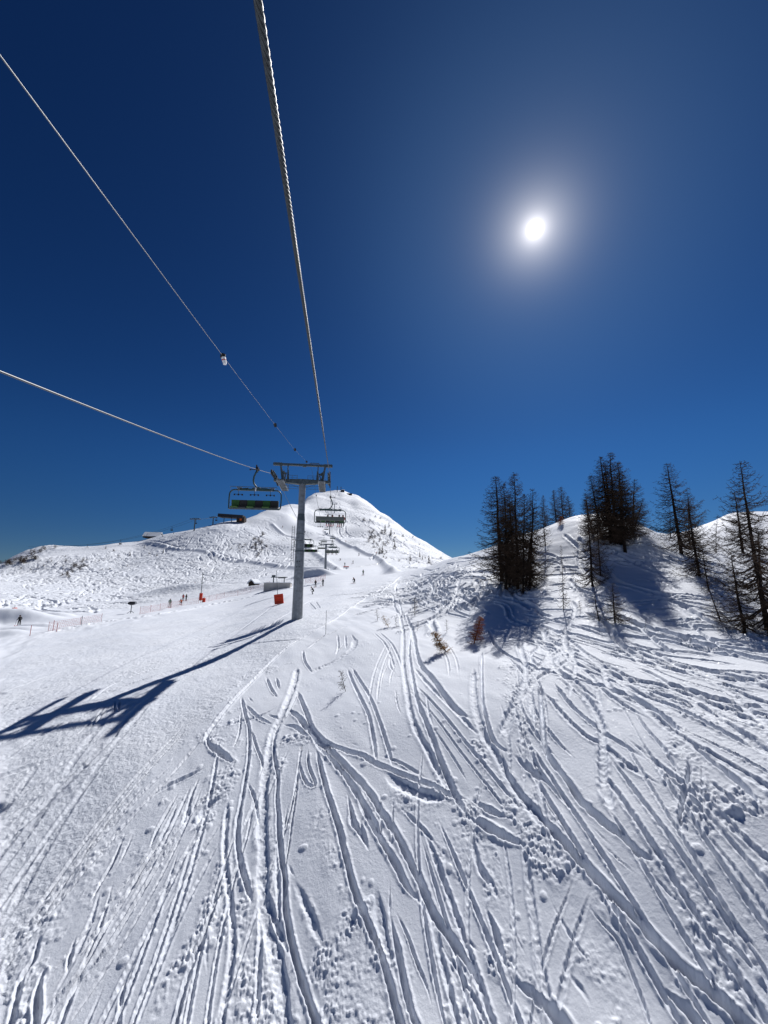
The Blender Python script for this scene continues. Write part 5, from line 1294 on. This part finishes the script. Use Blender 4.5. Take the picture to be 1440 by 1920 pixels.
# ------------------------------------------------------------------ the second lift, along the left ridge
def tee(px, py, h_, wd, label):
    p = ground(px, py, 250); t = empty('ridge_pylon', p, 0)
    m = MB(); m.tube([(0, 0, -2), (0, 0, h_)], [.55, .4], 10); m.build('mast', GALV_DARK, t)
    m = MB(); m.box((0, 0, h_), (wd, .6, .5)); m.box((0, 0, h_ + .7), (wd * .45, .5, .35)); m.tube([(-wd * .45, 0, h_), (-wd * .2, 0, h_ + .8), (wd * .2, 0, h_ + .8), (wd * .45, 0, h_)], .2, 6); m.build('cross_arm', GALV_DARK, t)
    m = MB()
    for s in (-1, 1): m.box((s * wd * .45, 0, h_ + .1), (.5, 3.0, .7), bev=.1)
    m.build('sheave_beam', STEEL_BLACK, t); tag(t, label, 'pylon', 'pylons on the left ridge'); return p + Vector((0, 0, h_))
T1 = tee(364, 995, 10.0, 7.8, 'larger T-shaped pylon on the left ridge')
T2 = tee(399, 984, 6.6, 6.0, 'smaller T-shaped pylon beside the ridge station')
E0 = ground(60, 1035, 300) + Vector((0, 0, 4)); E3 = ground(424, 978, 300) + Vector((0, 0, 6))
pl = rope_pts(E0, T1, 7, 30) + rope_pts(T1, T2, 1, 8)[1:] + rope_pts(T2, E3, .3, 4)[1:]
m = MB(); m.tube([p + Vector((-3.3, 0, 0)) for p in pl], .07, 5); m.tube([p + Vector((3.3, 0, .6)) for p in pl], .07, 5)
o = m.build('ridge_cable', GALV_DARK); tag(o, 'thin lift cable running along above the left ridge', 'cable')
rc = None
for px, l in ((176, 'leftmost tiny chair on the ridge lift'), (233, 'tiny chair on the ridge lift left of the snowy hut'), (283, 'tiny chair on the ridge lift straight above the snowy hut'), (328, 'tiny chair on the ridge lift right of the snowy hut'), (373, 'round dark cabin hanging right by the larger ridge pylon'), (413, 'tiny chair between the smaller ridge pylon and the ridge station')):
    best = min(pl, key=lambda q_: abs(720 + 720 * q_.x / (q_.y * CP + q_.z * SP) - px))
    if rc is None:
        rc = empty('ridge_chair', best)
        m = MB(); m.tube([(0, 0, 0), (.1, 0, -1.2), (0, 0, -2.0)], .12, 6); m.build('hanger_arm', STEEL_BLACK, rc)
        m = MB(); m.box((0, 0, -3.2), (1.9, .3, .9), bev=.1); m.box((0, .3, -3.6), (1.9, .8, .2)); m.tube([(-.9, 0, -3), (-.9, 0, -2.1), (.9, 0, -2.1), (.9, 0, -3)], .08, 6); m.build('seat', STEEL_BLACK, rc)
        c = rc
    else: c = copy_tree(rc)
    c.location = best + Vector((-3.3, 0, 0)); tag(c, l, 'lift chair', 'chairs on the left ridge')

# ================================================================== bare larches and shrubs
def larch_mesh(seed, H, spread, nb, ntw, lo=0.10, trunk_r=0.14, droop=0.25, curve=0.0, br=0.022, tw=0.0075, thin=1.0, mat_t=BARK, mat_c=TWIG, shape=0.85):
    """trunk mesh and crown mesh (limbs, twigs, short shoots) of a leafless larch"""
    rn = random.Random(seed)
    tm = MB(); pts = []; rs = []
    for i in range(11):
        t = i / 10; pts.append(Vector((curve * math.sin(t * 2.6) + rn.uniform(-.03, .03) * H * .12, rn.uniform(-.02, .02) * H * .12, H * t - (0.5 if i == 0 else 0)))); rs.append(trunk_r * (1 - t) ** 0.8 + 0.012)
    tm.tube(pts, rs, 8)
    def tp(t):
        f = min(t * 10, 9.999); i = int(f); return pts[i].lerp(pts[i + 1], f - i)
    V = []; F = []
    def stick(a, b, ra, rb):
        d = (b - a); l = d.length
        if l < 1e-4: return
        d /= l; x = d.cross(Vector((.3, .2, .9))).normalized(); y = d.cross(x); n = len(V)
        for q, r_ in ((a, ra), (b, rb)):
            for k in range(3):
                c, s = (1, 0) if k == 0 else (-.5, .866 if k == 1 else -.866); V.append(q + (x * c + y * s) * r_)
        F.extend([(n, n + 1, n + 4, n + 3), (n + 1, n + 2, n + 5, n + 4), (n + 2, n, n + 3, n + 5)])
    for i in range(nb):
        t = lo + (1 - lo) * ((i + rn.random()) / nb) ** 0.92
        if rn.random() > thin: continue
        base = tp(min(t, .985)); az = rn.uniform(0, 2 * math.pi)
        L_ = spread * ((1 - t) ** shape * 0.95 + 0.06) * rn.uniform(.55, 1.12) * (0.75 + 0.25 * min(1, (t - lo) * 6 + .3))
        rise = rn.uniform(-.12, .22) + (t - .5) * .5
        hd = Vector((math.cos(az), math.sin(az), 0)); side = Vector((-hd.y, hd.x, 0)); P = [base]; n = 6; wob = rn.uniform(-.25, .25)
        for k in range(1, n + 1):
            q = k / n
            P.append(base + hd * (L_ * q) + side * (wob * L_ * q * q * .6 + rn.uniform(-.02, .02) * L_) + Vector((0, 0, L_ * (rise * q - droop * math.sin(q * 2.6) * .8 + (.22 * q ** 3)))))
        r0 = br * (0.45 + .9 * (1 - t)) * (.5 + L_ / spread * .6)
        for k in range(n): stick(P[k], P[k + 1], r0 * (1 - k / n * .85) + .003, r0 * (1 - (k + 1) / n * .85) + .003)
        m_ = max(3, int(ntw * L_ / spread * rn.uniform(.8, 1.2)))
        for j in range(m_):
            q = .12 + .88 * (j + rn.random()) / m_; f = q * n; kk = min(int(f), n - 1); o = P[kk].lerp(P[kk + 1], f - kk)
            sg = 1 if j % 2 else -1
            d = (hd * rn.uniform(.25, .8) + side * sg * rn.uniform(.5, 1.1) + Vector((0, 0, rn.uniform(-.7, .45)))).normalized()
            l = L_ * rn.uniform(.10, .30) * (1.15 - q * .6) + .10
            mid = o + d * l * .55; e = mid + (d + Vector((0, 0, rn.uniform(-.3, .5)))).normalized() * l * .5
            stick(o, mid, tw, tw * .8); stick(mid, e, tw * .8, tw * .45)
            for _ in range(3 if l > .3 else 2):
                g = rn.random(); s0 = o.lerp(mid, g) if rn.random() < .5 else mid.lerp(e, g)
                dd = (d + Vector((rn.uniform(-1, 1), rn.uniform(-1, 1), rn.uniform(-1, .8)))).normalized()
                stick(s0, s0 + dd * rn.uniform(.06, .24) * (0.5 + l), tw * .65, tw * .35)
    cm = MB(); cm.v = V; cm.f = F; cm.m = [0] * len(F)
    a = tm.build('trunk', mat_t, smooth_=True); b = cm.build('crown', mat_c)
    return a, b
PROT = []
def proto(*a, **k):
    t, c = larch_mesh(*a, **k); PROT.append((t, c)); return t.data, c.data
DENSE = [proto(11, 10, 2.5, 215, 20, tw=.0150, br=.032, trunk_r=.14, shape=.72, lo=.04), proto(12, 10, 2.3, 215, 20, tw=.0150, br=.032, trunk_r=.13, curve=.15, shape=.7, lo=.04), proto(13, 10, 2.7, 205, 20, tw=.0150, br=.032, trunk_r=.14, lo=.14, shape=.62)]
OPEN = [proto(21, 10, 3.5, 150, 22, tw=.016, br=.042, trunk_r=.16, droop=.3, shape=.78, lo=.04), proto(22, 10, 3.1, 145, 21, tw=.016, br=.042, trunk_r=.15, droop=.35, curve=.2, shape=.72, lo=.03), proto(23, 10, 3.8, 160, 23, tw=.016, br=.044, trunk_r=.17, droop=.3, curve=-.15, shape=.78, lo=.05)]
SPARSE = [proto(31, 10, 2.4, 90, 15, tw=.015, br=.034, trunk_r=.11, droop=.3, shape=.65, lo=.03), proto(32, 10, 2.2, 84, 14, tw=.015, br=.034, trunk_r=.10, curve=.3, shape=.65, lo=.03)]
for t, c in PROT:
    bpy.data.objects.remove(t); bpy.data.objects.remove(c)
def tree(meshes, bx, by, ty, label, grp, wide=1.0, rot=0.0, lean=0.0, tx=None, rmin=15, dist=None, name='larch_tree'):
    if dist is None: p = ground(bx, by, rmin)
    else:
        a, tt = ray(bx, by); x, y = dist * math.sin(a), dist * math.cos(a); p = Vector((x, y, float(zat(x, y))))
    rd = math.hypot(p.x, p.y); a_, te = ray(tx if tx is not None else bx, ty)
    H = te * rd - p.z
    t = empty(name, p, rot)
    if tx is not None:   # lean so that the tip falls where it stands against the sky
        cx = rd * math.sin(a_) - p.x; cy = rd * math.cos(a_) - p.y
        v = Vector((cx, cy, H)); t.rotation_euler = (Vector((0, 0, 1)).rotation_difference(v).to_matrix() @ Matrix.Rotation(rot, 3, 'Z')).to_euler()
    s = H / 10; t.scale = (s * wide, s * wide, s)
    for n_, me in zip(('trunk', 'crown'), meshes):
        o = bpy.data.objects.new(n_, me); COL.objects.link(o); o.parent = t
    tag(t, label, 'tree', grp); return t
GA, GB, GC, GD, GE = 'larches of the left clump', 'larches of the dense clump on the knoll', 'single larches on the slope', 'larches on the right', 'larches beyond the knoll'
D_, O_, S_ = DENSE, OPEN, SPARSE
TREES = [
 (D_[0], 941, 1090, 893, 'leftmost tall bare larch of the left clump, its low boughs reaching far left', GA, 1.35, .3, 929),
 (D_[1], 955, 1100, 905, 'slim larch second from the left in the left clump', GA, .8, 1.1, 944),
 (D_[2], 971, 1104, 887, 'tallest thick-trunked larch in the middle of the left clump', GA, .95, 2.0, 964),
 (D_[0], 963, 1096, 925, 'shorter dense larch squeezed in behind the tallest of the left clump', GA, .85, 3.0, 955),
 (D_[1], 981, 1108, 925, 'larch just right of the tallest one in the left clump', GA, .8, 4.0, 984),
 (O_[1], 993, 1096, 915, 'rightmost tall larch of the left clump', GA, .8, 5.0, 998),
 (D_[2], 949, 1106, 930, 'low-boughed larch at the front left of the left clump', GA, 1.2, .7, 948),
 (O_[0], 986, 1100, 940, 'crooked open larch at the right front of the left clump', GA, .85, 1.7, 1003),
 (S_[0], 1023, 1024, 948, 'small larch on the skyline slope right of the left clump', GC, 1.1, .2, 1016),
 (S_[1], 1056, 1142, 1022, 'thin spindly young larch standing alone between the two clumps', GC, .55, .2, 1050),
 (D_[1], 1146, 1020, 856, 'left tall spire of the dense brown clump on the knoll', GB, 1.05, .4, 1124),
 (D_[0], 1156, 1019, 848, 'highest spire of the dense brown clump on the knoll', GB, 1.0, 1.4, 1143),
 (D_[2], 1172, 1034, 866, 'dark thick-stemmed larch at the front right of the dense knoll clump', GB, .95, 2.4, 1158),
 (D_[0], 1164, 1021, 888, 'larch at the right rear of the dense knoll clump', GB, 1.0, 3.4, 1167),
 (D_[1], 1128, 1012, 892, 'left outer larch of the dense knoll clump', GB, 1.05, 4.4, 1106),
 (D_[2], 1150, 1012, 872, 'larch buried in the middle of the dense knoll clump', GB, 1.15, 5.4, 1134),
 (D_[0], 1110, 1000, 925, 'lowest larch at the left edge of the dense knoll clump', GB, 1.1, 5.9, 1097),
 (O_[1], 1186, 1004, 897, 'open larch on the right edge of the dense knoll clump', GB, 1.0, .9, 1189),
 (O_[0], 1190, 990, 930, 'short wide larch behind the right edge of the knoll clump', GB, 1.3, 1.9, 1207),
 (O_[1], 1111, 1101, 930, 'slender bare larch left of the pair in front of the dense clump', GC, .75, .5, 1097),
 (S_[0], 1126, 1080, 962, 'slender bare larch right of the pair in front of the dense clump', GC, 1.0, 1.5, 1118),
 (S_[1], 1123, 1160, 1098, 'little larch below the slender pair, left one of two', GC, 1.5, 2.5, 1117),
 (O_[2], 1153, 1168, 1092, 'little bushy larch below the slender pair, right one of two', GC, 1.15, .5, 1149),
 (O_[2], 1278, 1040, 868, 'large open larch with tiered boughs against the sky, right of the gap', GD, 1.0, .9, 1250),
 (O_[1], 1312, 1082, 922, 'larch right of the large tiered one with bent side boughs', GD, 1.0, 1.9, 1291),
 (O_[0], 1293, 1022, 935, 'smaller larch standing behind the large tiered one', GD, 1.0, 2.9, 1290),
 (S_[0], 1257, 1008, 950, 'thin larch on the skyline just left of the large tiered trunk', GD, 1.2, 3.9, 1256),
 (O_[2], 1439, 1182, 864, 'very tall larch at the right edge with a heavy leaning trunk', GD, .80, .4, 1388),
 (O_[0], 1393, 1037, 921, 'mid-size larch just left of the very tall right-edge one', GD, 1.15, 1.4, 1377),
 (S_[1], 1343, 1036, 968, 'thin bare larch left of the right-edge trees against the far hump', GD, .9, 2.4, 1347),
 (O_[1], 1396, 1180, 1035, 'low wide larch with sprawling branches before the right-edge trees', GD, 1.15, 3.4, 1372),
 (S_[0], 1352, 1168, 1085, 'little bare larch leaning on the slope left of the sprawling one', GD, 1.4, 4.4, 1322),
 (O_[0], 1428, 1120, 985, 'tangled larch beside the trunk of the very tall right-edge one', GD, 1.1, 5.4, 1420),
 (S_[1], 1330, 1110, 1030, 'small scraggy larch on the slope below the bent-boughed one', GD, 1.6, 1.2, 1318),
]
for ms, bx, by, ty, l, g, wd, rt, tx in TREES:
    tree(ms, bx, by, ty, l, g, wd * (1.2 if g == GB else 1.0), rt, tx=tx)
for ms, bx, ty, d, l, wd, rt in ((D_[1], 1022, 928, 72, 'leftmost of the trees peeping over the crest between the clumps', 1.0, 1.0), (D_[0], 1043, 918, 74, 'broad dark tree over the crest, left of the tallest there', 1.3, 2.0),
                         (D_[2], 1057, 912, 74, 'tallest of the trees peeping over the crest between the clumps', 1.1, 3.0), (D_[0], 1070, 929, 76, 'rightmost of the trees peeping over the crest between the clumps', 1.2, 4.0)):
    tree(ms, bx, 985, ty, l, GE, wd * .8, rt, dist=d)
# shrubs and saplings sticking out of the snow
sap = larch_mesh(51, 1.6, .42, 80, 10, lo=.05, trunk_r=.022, droop=-.35, br=.012, tw=.0085, mat_t=RUST, mat_c=RUST, shape=.5)
sap2 = larch_mesh(52, 1.6, .36, 80, 10, lo=.05, trunk_r=.022, droop=-.4, br=.012, tw=.0085, mat_t=BARK, mat_c=OCHRE, shape=.5)
bare = larch_mesh(53, 1.6, .75, 26, 7, lo=.03, trunk_r=.014, droop=-.45, br=.012, tw=.008, mat_t=BARK, mat_c=TWIG, shape=.5)
bare2 = larch_mesh(54, 1.6, .5, 16, 4, lo=.1, trunk_r=.012, droop=-.2, br=.010, tw=.007, mat_t=BARK, mat_c=TWIG, shape=.6)
bare3 = larch_mesh(55, 1.6, .7, 30, 7, lo=.03, trunk_r=.014, droop=-.45, br=.012, tw=.009, mat_t=OCHRE, mat_c=OCHRE, shape=.5)
SH = [[o.data for o in q_] for q_ in (sap, sap2, bare, bare2, bare3)]
for q_ in (sap, sap2, bare, bare2, bare3):
    for o in q_: bpy.data.objects.remove(o)
def shrub(k, bx, by, tx, ty, wd, rt, label, rmin=8):
    t = tree(SH[k], bx, by, ty, label, 'shrubs poking out of the snow', 1, rt, tx=tx, rmin=rmin, name='bare_shrub')
    t['category'] = 'shrub'; s = t.scale.z * 10 / 1.6; t.scale = (s * wd, s * wd, s)
    return t
shrub(1, 836, 1222, 806, 1178, 1.4, .3, 'golden-brown shrub leaning left between the ski tracks')
shrub(0, 889, 1206, 903, 1155, 1.1, 1.3, 'rust-red shrub at the edge of the left clump shadow')
shrub(2, 648, 1296, 638, 1257, .8, 2.3, 'bare twiggy shrub beside the twin tracks, lowest one in the picture')
shrub(2, 778, 1155, 777, 1122, .9, .3, 'dark bare shrub at the upper right of the forking tracks')
shrub(4, 729, 1176, 716, 1152, 1.0, .9, 'yellowish bare shrub, middle one of three above the long tracks')
shrub(3, 708, 1163, 706, 1143, 1.3, 1.9, 'small bare shrub, left one of three above the long tracks')
shrub(3, 743, 1176, 742, 1158, .8, 2.9, 'thin twig, right one of three above the long tracks')
shrub(3, 783, 1182, 784, 1166, .9, .2, 'tiny twig standing right of the forking tracks')
shrub(3, 838, 1186, 837, 1162, 1.0, 1.2, 'thin bare sapling directly above the golden-brown shrub')
shrub(0, 1050, 985, 1053, 968, 1.5, 1.2, 'small reddish bush on the crest between the clumps', 30)
shrub(3, 1211, 1180, 1211, 1160, .5, .4, 'single thin twig on the smooth snow right of the little larches')
shrub(2, 1088, 1142, 1086, 1128, 1.2, .4, 'tiny dark twig tuft in the snow left of the little larches')
# far scrub on the hills
far_tree = larch_mesh(61, 10, 2.6, 70, 8, lo=.02, trunk_r=.3, droop=.1, br=.17, tw=.14, mat_t=BARK, mat_c=TWIG)
far_bush = larch_mesh(62, 3.0, 2.6, 26, 6, lo=.02, trunk_r=.12, droop=-.25, br=.09, tw=.075, mat_t=TWIG, mat_c=mat('brown_scrub', (0.09, 0.065, 0.05), .9, 0, .3, .4), shape=.35)
FT = [o.data for o in far_tree]; FB = [o.data for o in far_bush]
for o in far_tree + far_bush: bpy.data.objects.remove(o)
rs_ = random.Random(9)
def far_plant(ms, px, py, hpx, wd, label, grp, rmin=130, base=10.0, nm='small_conifer', cat='tree'):
    p = ground(px, py, rmin); d = p.y * CP + p.z * SP; s = hpx / 720.0 * d / base
    t = empty(nm, p, rs_.uniform(0, 6)); t.scale = (s * wd, s * wd, s)
    for n_, me in zip(('trunk', 'crown'), ms):
        o = bpy.data.objects.new(n_, me); COL.objects.link(o); o.parent = t
    tag(t, label, cat, grp)
for px, py, h, wd, l in ((804.5, 1057, 18, 1.1, 'darkest conifer low on the flank of the peak'), (787, 1045, 11, 1.1, 'small dark conifer left above the darkest one'), (769, 1053, 13, 1.0, 'small conifer low on the flank, near the run'), (733, 1003, 13, 1.3, 'brownish conifer high on the flank, right end of the dark row'),
                         (722, 995, 12, 1.3, 'conifer high on the flank, in the middle of the dark row'), (717, 1038, 15, 1.0, 'russet conifer beside the edge of the run'), (740, 1026, 12, 1.0, 'paler conifer between the dark row and the run'), (792, 1050, 8, 1.2, 'tiny conifer left beside the darkest one')):
    far_plant(FT, px, py, h, wd, l, 'conifers on the flank of the peak', 200)
def scatter(n, poly, hr, label, grp, ms=FB, base=3.0, nm='scrub_bush', cat='bush', wd=1.0, rmin=130):
    xs = [p[0] for p in poly]; ys = [p[1] for p in poly]; k = 0
    while k < n:
        px, py = rs_.uniform(min(xs), max(xs)), rs_.uniform(min(ys), max(ys)); ins = False
        for i in range(len(poly)):
            x1, y1 = poly[i]; x2, y2 = poly[(i + 1) % len(poly)]
            if (y1 > py) != (y2 > py) and px < (x2 - x1) * (py - y1) / (y2 - y1) + x1: ins = not ins
        if not ins: continue
        k += 1; far_plant(ms, px, py, rs_.uniform(*hr), wd * rs_.uniform(.8, 1.4), label, grp, rmin, base, nm, cat)
scatter(34, [(655,945),(700,965),(840,1046),(760,1062),(700,1040),(690,1000)], (2.5, 5), 'tiny dark bush on the steep right flank of the snowy peak', 'bushes on the flank of the peak')
scatter(22, [(690,990),(740,1000),(745,1035),(705,1045),(690,1020)], (4, 7), 'grey-brown bush in the thicket on the flank above the edge of the run', 'thicket on the flank')
scatter(14, [(468,1012),(498,1000),(500,1044),(472,1048)], (4, 8), 'brown bush in the patch on the left hill left of the near pylon', 'brown bush patch')
scatter(10, [(425,1022),(470,1020),(470,1040),(430,1036)], (2, 4), 'small brown bush left of the brown bush patch', 'brown bush patch edge')
scatter(12, [(0,1056),(50,1048),(55,1056),(0,1062)], (5, 9), 'dark bush in the strip at the left end of the hill', 'dark bush strip')
scatter(10, [(28,1048),(70,1038),(72,1050),(30,1054)], (5, 9), 'dark bush in the clump right of the left-end strip', 'dark bush clump')
scatter(9, [(55,1033),(105,1025),(104,1031),(58,1038)], (4, 6), 'small dark bush on the skyline at the left', 'skyline bushes')
scatter(9, [(128,1065),(157,1052),(158,1066),(135,1076)], (5, 9), 'dark bush in the clump in the middle of the left hill', 'bush clump on the left hill')
scatter(6, [(115,1074),(132,1072),(132,1082),(116,1082)], (3, 6), 'small bush just below the clump on the left hill', 'bushes below the clump')
scatter(26, [(20,1066),(180,1028),(300,1020),(330,1050),(200,1070),(40,1085)], (2, 4), 'speck-sized bush scattered on the left hill', 'scattered bushes on the left hill')
for px, py, h, l in ((198, 1029, 6, 'tiny tree on the skyline left of the snowy hut'), (244, 1040, 6, 'tiny tree on the hill below left of the snowy hut'), (294, 1042, 6, 'tiny tree left of two below the long track'), (306, 1037, 7, 'tiny tree right of two at the long track'), (305, 1006, 5, 'tiny tree touching the right end of the snowy hut'),
                     (325, 1001, 4, 'tiny tree on the ridge between snowy hut and larger ridge pylon')):
    far_plant(FT, px, py, h, 1.3, l, 'single trees on the left hill', 150)
